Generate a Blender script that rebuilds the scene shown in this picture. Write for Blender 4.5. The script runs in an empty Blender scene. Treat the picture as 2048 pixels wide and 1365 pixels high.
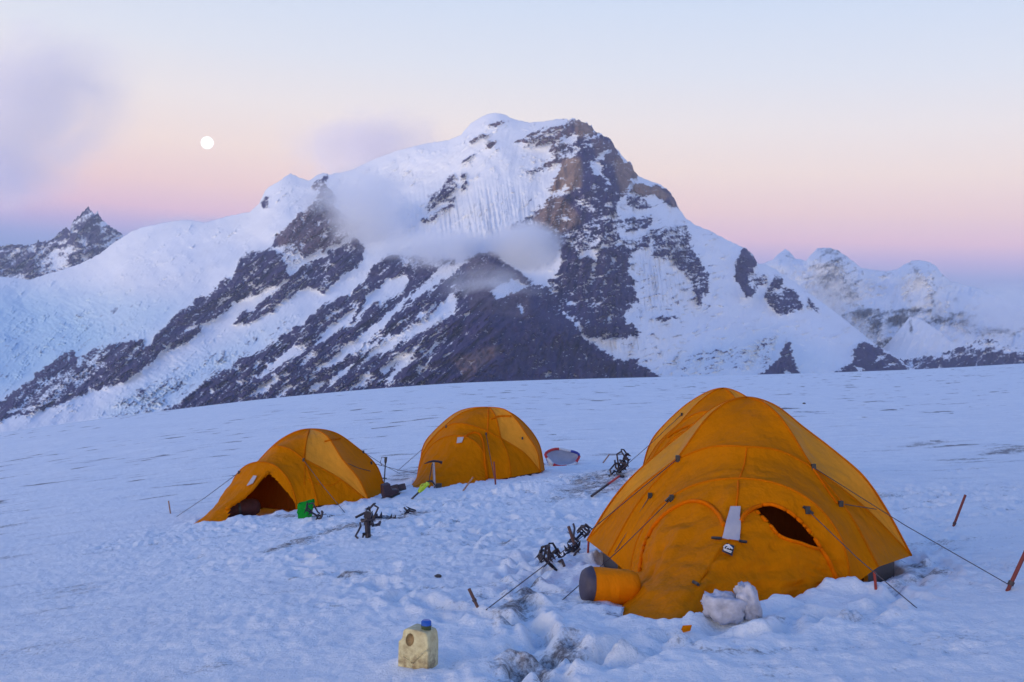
import bpy, math, random
import numpy as np
from mathutils import Vector, Matrix
from mathutils.bvhtree import BVHTree

random.seed(7)
rng = np.random.RandomState(11)
S = bpy.context.scene
COL = S.collection

# ------------------------------------------------------------------ camera, light, exposure
F, CX, CY, EYE = 2161.0, 1024.0, 682.5, 1.205
cam = bpy.data.cameras.new('camera')
cam.sensor_width = 36.0
cam.lens = 36.0 * F / 2048.0
cam.clip_start = 0.1
cam.clip_end = 120000.0
cam_o = bpy.data.objects.new('camera', cam)
COL.objects.link(cam_o)
cam_o.location = (0, 0, EYE)
cam_o.rotation_euler = (math.radians(90), 0, 0)
S.camera = cam_o

S.view_settings.view_transform = 'Standard'
S.view_settings.look = 'None'
S.view_settings.exposure = 0.06
S.view_settings.gamma = 1.0
S.view_settings.use_curve_mapping = False
S.cycles.use_denoising = True
S.cycles.max_bounces = 8
S.cycles.diffuse_bounces = 4
S.cycles.transmission_bounces = 4
S.cycles.volume_bounces = 6
S.cycles.transparent_max_bounces = 12
S.cycles.volume_step_rate = 1.5
S.cycles.volume_max_steps = 128


def srgb(r, g, b):
    def f(c):
        c /= 255.0
        return c / 12.92 if c <= 0.04045 else ((c + 0.055) / 1.055) ** 2.4
    return (f(r), f(g), f(b), 1.0)


GLOW_DIR = Vector((-0.45, -0.88, 0.16)).normalized()      # where the sun went down, behind the camera
W = bpy.data.worlds.new('World')
S.world = W
W.use_nodes = True
nt = W.node_tree
nt.nodes.clear()
N = nt.nodes.new
L = nt.links.new
tc = N('ShaderNodeTexCoord')
sep = N('ShaderNodeSeparateXYZ')
L(tc.outputs['Generated'], sep.inputs[0])
# the twilight arch lies lower away from the anti-solar point (which is at the moon, left)
mx = N('ShaderNodeMath'); mx.operation = 'MULTIPLY_ADD'
L(sep.outputs['X'], mx.inputs[0]); mx.inputs[1].default_value = 0.05
L(sep.outputs['Z'], mx.inputs[2])
ramp = N('ShaderNodeValToRGB')
L(mx.outputs[0], ramp.inputs[0])
stops = [(0.0, (112, 136, 190)), (0.055, (116, 140, 194)), (0.072, (142, 150, 202)), (0.086, (184, 164, 204)),
         (0.102, (226, 186, 200)), (0.126, (241, 205, 198)), (0.160, (246, 222, 209)), (0.200, (239, 228, 224)),
         (0.245, (224, 226, 234)), (0.30, (209, 220, 238)), (0.40, (150, 186, 232)), (0.60, (98, 147, 221)), (1.0, (72, 122, 209))]
el = ramp.color_ramp.elements
while len(el) > 1:
    el.remove(el[-1])
el[0].position = stops[0][0]; el[0].color = srgb(*stops[0][1])
for p, c in stops[1:]:
    e = el.new(p); e.color = srgb(*c)
# warm after-glow behind the camera
dot = N('ShaderNodeVectorMath'); dot.operation = 'DOT_PRODUCT'
L(tc.outputs['Generated'], dot.inputs[0]); dot.inputs[1].default_value = GLOW_DIR
mr = N('ShaderNodeMapRange'); mr.interpolation_type = 'SMOOTHSTEP'
L(dot.outputs['Value'], mr.inputs[0])
mr.inputs[1].default_value = -0.1; mr.inputs[2].default_value = 1.0
glow = N('ShaderNodeMix'); glow.data_type = 'RGBA'; glow.blend_type = 'MIX'
glow.inputs[6].default_value = (0, 0, 0, 1); glow.inputs[7].default_value = (3.9, 3.2, 2.35, 1)
low = N('ShaderNodeMapRange'); low.interpolation_type = 'SMOOTHSTEP'
L(sep.outputs['Z'], low.inputs[0]); low.inputs[1].default_value = 0.0; low.inputs[2].default_value = 0.38; low.inputs[3].default_value = 1.0; low.inputs[4].default_value = 0.0
gm = N('ShaderNodeMath'); gm.operation = 'MULTIPLY'
L(mr.outputs[0], gm.inputs[0]); L(low.outputs[0], gm.inputs[1])
L(gm.outputs[0], glow.inputs[0])
add = N('ShaderNodeMix'); add.data_type = 'RGBA'; add.blend_type = 'ADD'; add.inputs[0].default_value = 1.0
L(ramp.outputs[0], add.inputs[6]); L(glow.outputs[2], add.inputs[7])
bg = N('ShaderNodeBackground'); bg.inputs[1].default_value = 1.0
L(add.outputs[2], bg.inputs[0])
sky = N('ShaderNodeTexSky'); sky.sky_type = 'NISHITA'; sky.sun_disc = False
sky.sun_elevation = math.radians(1.0)
sky.sun_rotation = math.atan2(GLOW_DIR.x, GLOW_DIR.y)
sky.altitude = 5500
bg2 = N('ShaderNodeBackground'); bg2.inputs[1].default_value = 0.02
L(sky.outputs[0], bg2.inputs[0])
sh = N('ShaderNodeAddShader')
L(bg.outputs[0], sh.inputs[0]); L(bg2.outputs[0], sh.inputs[1])
out = N('ShaderNodeOutputWorld'); L(sh.outputs[0], out.inputs[0])

sl = bpy.data.lights.new('sun_afterglow', 'SUN')
sl.energy = 0.75; sl.angle = math.radians(35); sl.color = (1.0, 0.80, 0.62)
slo = bpy.data.objects.new('sun_afterglow', sl)
COL.objects.link(slo)
slo.rotation_euler = Vector((-0.74, -0.60, 0.20)).to_track_quat('Z', 'Y').to_euler()

# ------------------------------------------------------------------ noise (numpy)
_perm = rng.permutation(1024)
_perm = np.concatenate([_perm, _perm])
_ang = rng.rand(1024) * 2 * np.pi
_gx, _gy = np.cos(_ang), np.sin(_ang)


def pn(x, y, seed=0):
    x = np.asarray(x, float) + seed * 17.13
    y = np.asarray(y, float) + seed * 9.71
    xi = np.floor(x).astype(np.int64); yi = np.floor(y).astype(np.int64)
    xf = x - xi; yf = y - yi
    u = xf * xf * xf * (xf * (xf * 6 - 15) + 10); v = yf * yf * yf * (yf * (yf * 6 - 15) + 10)

    def gr(ix, iy, dx, dy):
        h = _perm[(_perm[ix & 1023] + iy) & 1023]
        return _gx[h] * dx + _gy[h] * dy
    a = gr(xi, yi, xf, yf); b = gr(xi + 1, yi, xf - 1, yf)
    c = gr(xi, yi + 1, xf, yf - 1); d = gr(xi + 1, yi + 1, xf - 1, yf - 1)
    return 1.5 * ((a * (1 - u) + b * u) * (1 - v) + (c * (1 - u) + d * u) * v)


def fbm(x, y, o=4, seed=0, gain=0.5):
    r = 0; a = 1.0; f = 1.0
    for i in range(o):
        r = r + a * pn(x * f, y * f, seed + i * 3); a *= gain; f *= 2.03
    return r


def ridged(x, y, o=4, seed=0):
    r = 0; a = 1.0; f = 1.0
    for i in range(o):
        r = r + a * (1 - 2 * np.abs(pn(x * f, y * f, seed + i * 3))); a *= 0.5; f *= 2.1
    return r


def sstep(t):
    t = np.clip(t, 0, 1)
    return t * t * (3 - 2 * t)


# ------------------------------------------------------------------ object helpers
def mesh_obj(name, verts, faces, mat, parent=None, smooth=False, attrs=None):
    verts = np.asarray(verts, float)
    if parent is not None:
        base = np.array(parent['_base'] if '_base' in parent else parent.location)
        verts = verts - base
    me = bpy.data.meshes.new(name)
    if isinstance(faces, np.ndarray):
        n = len(faces); k = faces.shape[1]
        me.vertices.add(len(verts)); me.vertices.foreach_set('co', verts.astype(np.float32).ravel())
        me.loops.add(n * k); me.loops.foreach_set('vertex_index', faces.astype(np.int32).ravel())
        me.polygons.add(n); me.polygons.foreach_set('loop_start', np.arange(0, n * k, k, dtype=np.int32))
        me.update(calc_edges=True)
    else:
        me.from_pydata([tuple(v) for v in verts], [], faces)
    for an, av in (attrs or {}).items():
        at = me.attributes.new(an, 'FLOAT', 'POINT')
        at.data.foreach_set('value', np.asarray(av, np.float32).ravel())
    if smooth:
        me.polygons.foreach_set('use_smooth', np.ones(len(me.polygons), bool))
    me.materials.append(mat)
    o = bpy.data.objects.new(name, me)
    COL.objects.link(o)
    if parent is not None:
        o.parent = parent
    return o


def tag(o, label=None, cat=None, group=None, kind=None):
    if label: o['label'] = label
    if cat: o['category'] = cat
    if group: o['group'] = group
    if kind: o['kind'] = kind
    return o


def thing(name, loc, label, cat, group=None):
    o = bpy.data.objects.new(name, None)
    o.location = loc
    o.empty_display_size = 0.1
    COL.objects.link(o)
    return tag(o, label, cat, group)


class MB:
    """collects vertices and faces of one mesh"""
    def __init__(s): s.v = []; s.f = []

    def add(s, v, f):
        b = len(s.v); s.v += [tuple(p) for p in v]; s.f += [tuple(i + b for i in q) for q in f]
        return s

    def tube(s, pts, r, n=6, cap=True):
        pts = [Vector(p) for p in pts]
        if not isinstance(r, (list, tuple)): r = [r] * len(pts)
        rings = []
        for i, p in enumerate(pts):
            t = (pts[min(i + 1, len(pts) - 1)] - pts[max(i - 1, 0)]).normalized()
            a = t.cross(Vector((0, 0, 1)))
            if a.length < 1e-3: a = t.cross(Vector((1, 0, 0)))
            a.normalize(); b = t.cross(a)
            rings.append([p + (a * math.cos(2 * math.pi * k / n) + b * math.sin(2 * math.pi * k / n)) * r[i] for k in range(n)])
        v = [q for ring in rings for q in ring]
        f = [(i * n + k, i * n + (k + 1) % n, (i + 1) * n + (k + 1) % n, (i + 1) * n + k) for i in range(len(pts) - 1) for k in range(n)]
        if cap:
            f += [tuple(range(n - 1, -1, -1)), tuple((len(pts) - 1) * n + k for k in range(n))]
        return s.add(v, f)

    def box(s, c, sz, M=None):
        c = Vector(c); h = Vector(sz) * 0.5
        v = [Vector((x, y, z)) for x in (-h.x, h.x) for y in (-h.y, h.y) for z in (-h.z, h.z)]
        v = [(M @ p if M else p) + c for p in v]
        return s.add(v, [(0, 1, 3, 2), (4, 6, 7, 5), (0, 4, 5, 1), (2, 3, 7, 6), (0, 2, 6, 4), (1, 5, 7, 3)])

    def spike(s, base, d, r, ln):
        base = Vector(base); d = Vector(d).normalized()
        a = d.orthogonal().normalized(); b = d.cross(a)
        v = [base + a * r, base + b * r * .5, base - a * r, base - b * r * .5, base + d * ln]
        return s.add(v, [(0, 1, 4), (1, 2, 4), (2, 3, 4), (3, 0, 4), (3, 2, 1, 0)])

    def build(s, name, mat, parent=None, smooth=False):
        return mesh_obj(name, s.v, s.f, mat, parent, smooth)


def grid_faces(nr, nc):
    i = np.arange((nr - 1) * (nc - 1)); r = i // (nc - 1); c = i % (nc - 1)
    a = r * nc + c
    return np.stack([a, a + 1, a + nc + 1, a + nc], 1)


# ------------------------------------------------------------------ materials
def new_mat(name):
    m = bpy.data.materials.new(name); m.use_nodes = True
    t = m.node_tree; b = t.nodes['Principled BSDF']
    return m, t, b


def node(t, kind, **kw):
    n = t.nodes.new(kind)
    for k, v in kw.items(): setattr(n, k, v)
    return n


def mix_rgb(t, fac, a, b, blend='MIX'):
    n = node(t, 'ShaderNodeMix', data_type='RGBA', blend_type=blend)
    for sock, val in ((0, fac), (6, a), (7, b)):
        if hasattr(val, 'links') or hasattr(val, 'is_linked'): t.links.new(val, n.inputs[sock])
        elif sock == 0: n.inputs[0].default_value = val
        else: n.inputs[sock].default_value = (*val[:3], 1)
    return n.outputs[2]


def noise_tex(t, vec, scale, detail=4, rough=0.55):
    n = node(t, 'ShaderNodeTexNoise')
    n.inputs['Scale'].default_value = scale; n.inputs['Detail'].default_value = detail; n.inputs['Roughness'].default_value = rough
    if vec is not None: t.links.new(vec, n.inputs['Vector'])
    return n.outputs['Fac']


def map_range(t, v, a, b, c=0.0, d=1.0):
    n = node(t, 'ShaderNodeMapRange')
    t.links.new(v, n.inputs[0])
    for i, x in zip((1, 2, 3, 4), (a, b, c, d)): n.inputs[i].default_value = x
    return n.outputs[0]


def simple_mat(name, col, rough=0.6, var=0.15, scale=30.0, metal=0.0, bump=0.0):
    m, t, b = new_mat(name)
    co = node(t, 'ShaderNodeTexCoord').outputs['Object']
    nz = noise_tex(t, co, scale)
    c = mix_rgb(t, map_range(t, nz, .3, .7), [x * (1 - var) for x in col], [min(1, x * (1 + var)) for x in col])
    t.links.new(c, b.inputs['Base Color'])
    b.inputs['Roughness'].default_value = rough
    b.inputs['Metallic'].default_value = metal
    if bump:
        bn = node(t, 'ShaderNodeBump'); bn.inputs['Strength'].default_value = bump; bn.inputs['Distance'].default_value = 0.01
        t.links.new(nz, bn.inputs['Height']); t.links.new(bn.outputs[0], b.inputs['Normal'])
    return m


def snow_mat():
    m, t, b = new_mat('snow')
    co = node(t, 'ShaderNodeNewGeometry').outputs['Position']
    at = node(t, 'ShaderNodeAttribute', attribute_name='dirt')
    n1 = noise_tex(t, co, 14.0, 6, .65)
    n2 = noise_tex(t, co, 2.2, 4, .6)
    n3 = noise_tex(t, co, 70.0, 3, .6)
    base = mix_rgb(t, map_range(t, n2, .35, .65), (.80, .82, .86), (.88, .89, .91))
    base = mix_rgb(t, map_range(t, n3, .45, .75, 0, .18), base, (.62, .64, .70))
    n5 = noise_tex(t, co, 34.0, 5, .7)
    mn = node(t, 'ShaderNodeMath', operation='MULTIPLY_ADD')
    t.links.new(n5, mn.inputs[0]); mn.inputs[1].default_value = 1.5; t.links.new(at.outputs['Fac'], mn.inputs[2])
    ma = node(t, 'ShaderNodeMath', operation='MULTIPLY_ADD')
    t.links.new(n1, ma.inputs[0]); ma.inputs[1].default_value = .6; t.links.new(mn.outputs[0], ma.inputs[2])
    d = map_range(t, ma.outputs[0], 1.27, 1.74, 0, .88)
    col = mix_rgb(t, d, base, (.10, .075, .075))
    t.links.new(col, b.inputs['Base Color'])
    b.inputs['Roughness'].default_value = .75
    b.inputs['Specular IOR Level'].default_value = .25
    bn = node(t, 'ShaderNodeBump'); bn.inputs['Strength'].default_value = .8; bn.inputs['Distance'].default_value = .03
    t.links.new(noise_tex(t, co, 22.0, 6, .7), bn.inputs['Height'])
    t.links.new(bn.outputs[0], b.inputs['Normal'])
    return m


def mountain_mat(name, rock_lo, rock_hi, snow=(.80, .82, .87), scale=.012):
    m, t, b = new_mat(name)
    co = node(t, 'ShaderNodeNewGeometry').outputs['Position']
    rk = node(t, 'ShaderNodeAttribute', attribute_name='rock').outputs['Fac']
    wm = node(t, 'ShaderNodeAttribute', attribute_name='warm').outputs['Fac']
    n1 = noise_tex(t, co, scale, 8, .65)
    n2 = noise_tex(t, co, scale * .25, 4, .6)
    r = mix_rgb(t, map_range(t, n1, .3, .7), rock_lo, rock_hi)
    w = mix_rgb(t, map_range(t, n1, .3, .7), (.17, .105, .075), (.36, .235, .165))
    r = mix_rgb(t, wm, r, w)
    s = mix_rgb(t, map_range(t, n2, .3, .7), [c * .92 for c in snow], snow)
    n3 = noise_tex(t, co, scale * 7, 5, .7)
    a0 = node(t, 'ShaderNodeMath', operation='MULTIPLY_ADD')
    t.links.new(n3, a0.inputs[0]); a0.inputs[1].default_value = .75; t.links.new(rk, a0.inputs[2])
    ice = node(t, 'ShaderNodeAttribute', attribute_name='ice').outputs['Fac']
    s = mix_rgb(t, ice, s, (.44, .62, .76))  # mixes a bluer tone into the snow
    ad = node(t, 'ShaderNodeMath', operation='MULTIPLY_ADD')
    t.links.new(n1, ad.inputs[0]); ad.inputs[1].default_value = .45; t.links.new(a0.outputs[0], ad.inputs[2])
    f = map_range(t, ad.outputs[0], .88, 1.30)
    t.links.new(mix_rgb(t, f, s, r), b.inputs['Base Color'])
    b.inputs['Roughness'].default_value = .9
    b.inputs['Specular IOR Level'].default_value = .1
    return m


def fabric_mat(name, col, rough=.48, trans=.36, var=.07, wr=.6, sheen=0.0):
    m, t, b = new_mat(name)
    co = node(t, 'ShaderNodeTexCoord').outputs['Object']
    n1 = noise_tex(t, co, 2.2, 5, .6)
    n2 = noise_tex(t, co, 60.0, 2, .5)
    c = mix_rgb(t, map_range(t, n1, .3, .7), [x * (1 - var) for x in col], [min(1, x * (1 + var)) for x in col])
    c = mix_rgb(t, map_range(t, n2, .4, .8, 0, .15), c, [x * .6 for x in col])
    t.links.new(c, b.inputs['Base Color'])
    b.inputs['Roughness'].default_value = rough
    b.inputs['Specular IOR Level'].default_value = .03
    b.inputs['Sheen Weight'].default_value = sheen; b.inputs['Sheen Roughness'].default_value = .35; b.inputs['Sheen Tint'].default_value = (1, .72, .42, 1)
    mp = node(t, 'ShaderNodeMapping'); mp.inputs['Scale'].default_value = (1.6, 1.6, .45)
    t.links.new(co, mp.inputs[0])
    bn = node(t, 'ShaderNodeBump'); bn.inputs['Strength'].default_value = wr; bn.inputs['Distance'].default_value = .06
    rn = node(t, 'ShaderNodeTexNoise', noise_type='RIDGED_MULTIFRACTAL')
    rn.inputs['Scale'].default_value = 3.4; rn.inputs['Detail'].default_value = 2.5; rn.inputs['Distortion'].default_value = .6
    t.links.new(mp.outputs[0], rn.inputs['Vector'])
    hs = node(t, 'ShaderNodeMath', operation='MULTIPLY_ADD')
    t.links.new(rn.outputs[0], hs.inputs[0]); hs.inputs[1].default_value = .05; t.links.new(noise_tex(t, mp.outputs[0], 5.5, 3, .5), hs.inputs[2])
    t.links.new(hs.outputs[0], bn.inputs['Height'])
    t.links.new(bn.outputs[0], b.inputs['Normal'])
    if trans:
        tr = node(t, 'ShaderNodeBsdfTranslucent'); t.links.new(c, tr.inputs[0])
        ms = node(t, 'ShaderNodeMixShader'); ms.inputs[0].default_value = trans
        t.links.new(b.outputs[0], ms.inputs[1]); t.links.new(tr.outputs[0], ms.inputs[2])
        t.links.new(ms.outputs[0], t.nodes['Material Output'].inputs[0])
    return m


M_SNOW = snow_mat()
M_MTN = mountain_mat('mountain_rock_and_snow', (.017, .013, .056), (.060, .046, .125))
M_FAR = mountain_mat('distant_rock_and_snow', (.04, .04, .055), (.09, .09, .10))
M_FAB = fabric_mat('orange_nylon', (.73, .225, .001))
M_FAB_SKYLIT = fabric_mat('skylit_orange_nylon', (.95, .43, .045), trans=.50, sheen=.8)  # lighter copy of the orange: sky glare on the roof strips painted in
M_SLEEVE = fabric_mat('sleeve_nylon', (.66, .178, .001))
M_FABD = fabric_mat('deep_orange_nylon', (.80, .19, .001))
M_INNER = fabric_mat('brown_inner_tent', (.10, .035, .008), trans=0)
M_INNERO = fabric_mat('orange_inner_tent', (.15, .038, .004), trans=.05)
M_FLOOR = simple_mat('dark_floor_cloth', (.05, .05, .065))
M_CORD = simple_mat('dark_cord', (.05, .035, .04))
M_BLACK = simple_mat('black_plastic', (.018, .018, .022), .4)
M_GREYSTRIP = fabric_mat('grey_mesh', (.42, .40, .44), trans=0, wr=.1)
M_STEEL = simple_mat('dark_steel', (.035, .03, .04), .45, metal=.6)
M_ALU = simple_mat('grey_alloy', (.42, .42, .46), .4, metal=.7)
M_REDWOOD = simple_mat('red_stake', (.16, .022, .018), .6)
M_BAMBOO = simple_mat('bamboo', (.28, .15, .10), .7)
M_BROWN = simple_mat('brown_wood', (.10, .045, .035), .7)
M_JERRY = None


# ------------------------------------------------------------------ ground surface
SK = np.array([(-700, 965), (-400, 925), (0, 866), (170, 842), (340, 821), (520, 800), (700, 783), (900, 768), (1100, 761), (1310, 756), (1640, 747), (1850, 739), (2048, 727), (2400, 712), (3000, 700)], float)
_px = np.arange(-700, 3001, 4.0)
_sk = np.interp(_px, SK[:, 0], SK[:, 1])
_k = np.hanning(61); _k /= _k.sum()
_sk = np.convolve(np.pad(_sk, 30, mode='edge'), _k, 'valid')
AZF = np.arctan((_px - CX) / F)
SLOPE_F = (CY - _sk) / F * np.cos(AZF)           # dz/drho along the skyline direction
# all round: carry the frame's slopes on, easing into each other behind the camera
_azall = np.concatenate([[-np.pi, -2.2, -1.4], AZF, [1.4, 2.2, np.pi]])
_slall = np.concatenate([[-.02, -.08, -.10], SLOPE_F, [.0, .02, -.02]])


def ground_base(x, y):
    rho = np.sqrt(x * x + y * y) + 1e-6
    az = np.arctan2(x, y)
    sl = np.interp(az, _azall, _slall)
    co = np.clip(np.cos(az), .55, 1)
    d = rho * co
    D = 2605 * (1 / d + np.minimum(d, 150) / 150 ** 2 - 2 / 150) + 104 * (1 - sstep(np.log(d / 14) / math.log(120 / 14)))
    z = EYE + rho * sl - rho * co * D / F
    fall = np.maximum(rho - 150, 0)
    z = z - fall * .30 * sstep(fall / 350)
    z = np.where(rho > 150, np.maximum(z, -760.0 + 0 * rho), z)
    z = z + .26 * np.exp(-((x - 3.3) ** 2 + (y - 17.4) ** 2) / 2.6 ** 2)      # level platform under the rear tent
    return z


def P(px, py, d):
    return np.array([d * (px - CX) / F, d, EYE + d * (CY - py) / F])


def ghit(px, py, fn=None):
    fn = fn or ground_base
    d = np.exp(np.linspace(math.log(2.5), math.log(400), 1500))
    x = d * (px - CX) / F
    z = EYE + d * (CY - py) / F
    s = z - fn(x, d)
    i = np.argmax(s < 0)
    a = s[i - 1] / (s[i - 1] - s[i])
    dd = d[i - 1] + a * (d[i] - d[i - 1])
    xx = dd * (px - CX) / F
    return np.array([xx, dd, float(fn(np.array([xx]), np.array([dd]))[0])])


# ------------------------------------------------------------------ tents: poses and key points (metres, u right, v back, w up)
BASE = dict(H=(0, .45, 1.30), E=(0, -.28, .99), C=(.53, -.11, .81), c=(-.53, -.11, .81), T=(0, -.62, .78),
            V=(.76, -.62, 0), v=(-.76, -.62, 0), M=(1.28, .29, .08), m=(-1.28, .29, .08), S=(.95, .17, .70), s=(-.95, .17, .70),
            N=(0, -1.96, 0), K=(.50, 1.02, .84), k=(-.50, 1.02, .84), B=(0, 1.18, .95), G=(.82, 1.42, .03), g=(-.82, 1.42, .03), R=(0, 2.05, 0),
            F=(1.0, -.42, .03), f=(-1.0, -.42, .03))
T1 = dict(BASE, H=(-0.047, 0.441, 1.309), E=(0.083, -0.266, 0.942), C=(0.523, -0.112, 0.785), c=(-0.474, -0.094, 0.854), T=(0.089, -0.605, 0.734),
          V=(0.835, -0.649, 0), v=(-0.734, -0.454, 0.001), M=(1.18, 0.281, 0.10), m=(-1.328, 0.284, 0.169), S=(0.864, 0.162, 0.683), s=(-0.948, 0.168, 0.661),
          N=(-0.034, -2.109, 0), F=(1.0, -.40, .11), f=(-.98, -.25, .12), K=(.45, .95, .84), k=(-.45, .95, .84))
T2 = dict(BASE, H=(0.003, 0.451, 1.203), C=(0.46, -0.18, 0.753), T=(-0.041, -0.662, 0.775), V=(0.783, -0.667, 0), M=(1.371, 0.351, -0.03), N=(0, -1.861, 0))
T3 = dict(BASE, c=(-.66, -.15, .93), v=(-.88, -.60, 0), m=(-1.34, .29, .2), s=(-1.02, .17, .86), H=(0.057, 0.481, 1.322), E=(-0.086, -0.326, 1.049), C=(0.616, -0.069, 0.74), T=(-.06, -.62, .84), V=(0.667, -0.675, 0), M=(1.27, 0.272, 0.07), S=(1.03, 0.178, 0.78), K=(.60, 1.02, .95), N=(0.062, -1.925, 0))
T4 = dict(BASE)
POSE = {1: (1.731, 8.121, .401), 2: (-3.582, 17.46, .57), 3: (-.727, 20.441, .462), 4: (3.13, 16.6, .45)}
TENTS = {1: T1, 2: T2, 3: T3, 4: T4}


def loc2w(t, q):
    ox, oy, f = POSE[t]
    u, v, w = q
    X = ox + u * math.cos(f) + v * math.sin(f); Y = oy - u * math.sin(f) + v * math.cos(f)
    return np.array([X, Y, float(ground_base(np.array([X]), np.array([Y]))[0]) + w])


HEM1 = [ghit(*q) for q in [(1250, 1196), (1236, 1236), (1296, 1250), (1352, 1252), (1408, 1234), (1500, 1216), (1580, 1202), (1640, 1186)]]


def hem_pts(t):
    T = TENTS[t]
    if t == 1:
        return [loc2w(1, T['v'])] + HEM1 + [loc2w(1, T['V'])]
    n = T['N']
    return [loc2w(t, q) for q in [T['v'], (-.66, -1.15, 0), (-.30, -1.72, 0), n, (.30, -1.72, 0), (.66, -1.15, 0), T['V']]]


FOOT = {}
for t in POSE:
    T = TENTS[t]
    hp = hem_pts(t)
    FOOT[t] = np.array([p[:2] for p in [loc2w(t, T['f'])] + hp + [loc2w(t, T[k]) for k in 'FMGRgm']])


def poly_sd(x, y, poly):
    """signed distance to a polygon, negative inside"""
    d = np.full(x.shape, 1e9); ins = np.zeros(x.shape, bool)
    n = len(poly)
    for i in range(n):
        ax, ay = poly[i]; bx, by = poly[(i + 1) % n]
        ex, ey = bx - ax, by - ay
        t = np.clip(((x - ax) * ex + (y - ay) * ey) / (ex * ex + ey * ey + 1e-12), 0, 1)
        d = np.minimum(d, np.hypot(x - ax - t * ex, y - ay - t * ey))
        c = ((ay > y) != (by > y)) & (x < (bx - ax) * (y - ay) / (by - ay + 1e-12) + ax)
        ins ^= c
    return np.where(ins, -d, d)


# trampled places and dirt, as (x, y, radius) in metres on the ground
def gp(px, py): return ghit(px, py)[:2]


TRAMPLE = [(*gp(1080, 1120), 1.6), (*gp(1060, 1240), 1.2), (*gp(1120, 1320), .9), (*gp(900, 1060), 2.6), (*gp(1000, 1000), 2.6), (*gp(1180, 960), 2.5), (*gp(700, 1080), 2.2), (*gp(1500, 1280), 1.6),
           (*gp(1850, 1150), 1.3), (*gp(1900, 1000), 3.0), (*gp(850, 1200), 1.6), (*gp(420, 1060), 1.8)]
DIRT = [(gp(1070, 1170), gp(1020, 1235), .13, .62), (gp(1035, 1215), gp(1095, 1195), .10, .5), (gp(1050, 1350), gp(1105, 1325), .17, .62), (gp(1020, 1260), gp(1090, 1290), .10, .45), (gp(1125, 1315), gp(1140, 1300), .07, .6),
        (gp(540, 1105), gp(690, 1058), .16, .55), (gp(690, 1058), gp(830, 1030), .30, .60), (gp(600, 1160), gp(710, 1152), .10, .5),
        (gp(1180, 985), gp(1250, 940), .55, .58), (gp(1130, 1000), gp(1230, 975), .35, .36), (gp(1840, 1130), gp(1870, 1150), .12, .5), (gp(1800, 1165), gp(1850, 1150), .10, .45),
        (gp(800, 960), gp(850, 935), .5, .45), (gp(1990, 905), gp(2048, 893), .5, .6), (gp(1825, 890), gp(1875, 883), .4, .5), (gp(1900, 920), gp(1965, 916), .2, .6), (gp(560, 1032), gp(680, 1032), .18, .6),
        (gp(1180, 1215), gp(1240, 1240), .08, .45), (gp(1330, 1320), gp(1500, 1318), .1, .30), (gp(1560, 1255), gp(1720, 1250), .10, .30), (gp(1850, 1290), gp(1960, 1296), .1, .3), (gp(1790, 1180), gp(1840, 1170), .12, .4)]
BUMPS = [(1655, 1196, .07, .09), (1682, 1190, .075, .10), (1722, 1192, .06, .09), (1625, 1204, .05, .10), (1380, 1262, .05, .07), (1440, 1252, .05, .08), (1320, 1266, .03, .1), (1560, 1222, .04, .12), (1200, 1120, .08, .16), (1185, 1150, .05, .14),
         (1145, 1288, .035, .16), (740, 1022, .08, .2), (700, 1020, .07, .25), (840, 1340, .03, .12), (800, 1345, .02, .1), (1075, 985, .1, .3), (1010, 990, .08, .3), (640, 1045, .06, .3), (500, 1045, .05, .3)]
BUMPS = [(*ghit(a, b)[:2], h, r) for a, b, h, r in BUMPS]


STEPS = []
_r2 = np.random.RandomState(5)
for (ax, ay), (bx, by), nst in (((1120, 1365), (1050, 1200), 26), ((1050, 1200), (1000, 1080), 26), ((1000, 1080), (820, 1030), 24), ((820, 1030), (640, 1050), 24), ((1000, 1080), (900, 990), 20), ((1060, 1180), (1180, 1000), 30), ((1120, 1340), (1400, 1290), 26), ((1400, 1290), (1760, 1230), 30),
                                ((1760, 1230), (1880, 1060), 26), ((1040, 1260), (860, 1230), 16), ((860, 1230), (560, 1110), 26), ((1880, 1060), (1960, 930), 20), ((900, 990), (1180, 960), 24), ((640, 1050), (430, 1065), 16), ((1100, 1300), (1000, 1360), 14)):
    for i in range(nst):
        k = (i + _r2.rand()) / nst
        g = gp(ax + (bx - ax) * k + _r2.randn() * 28, ay + (by - ay) * k + _r2.randn() * 9)
        a = math.atan2(*(gp(bx, by) - gp(ax, ay))[::-1]) + _r2.randn() * .35
        STEPS.append((g[0], g[1], math.cos(a), math.sin(a), .022 + .03 * _r2.rand()))


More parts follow.
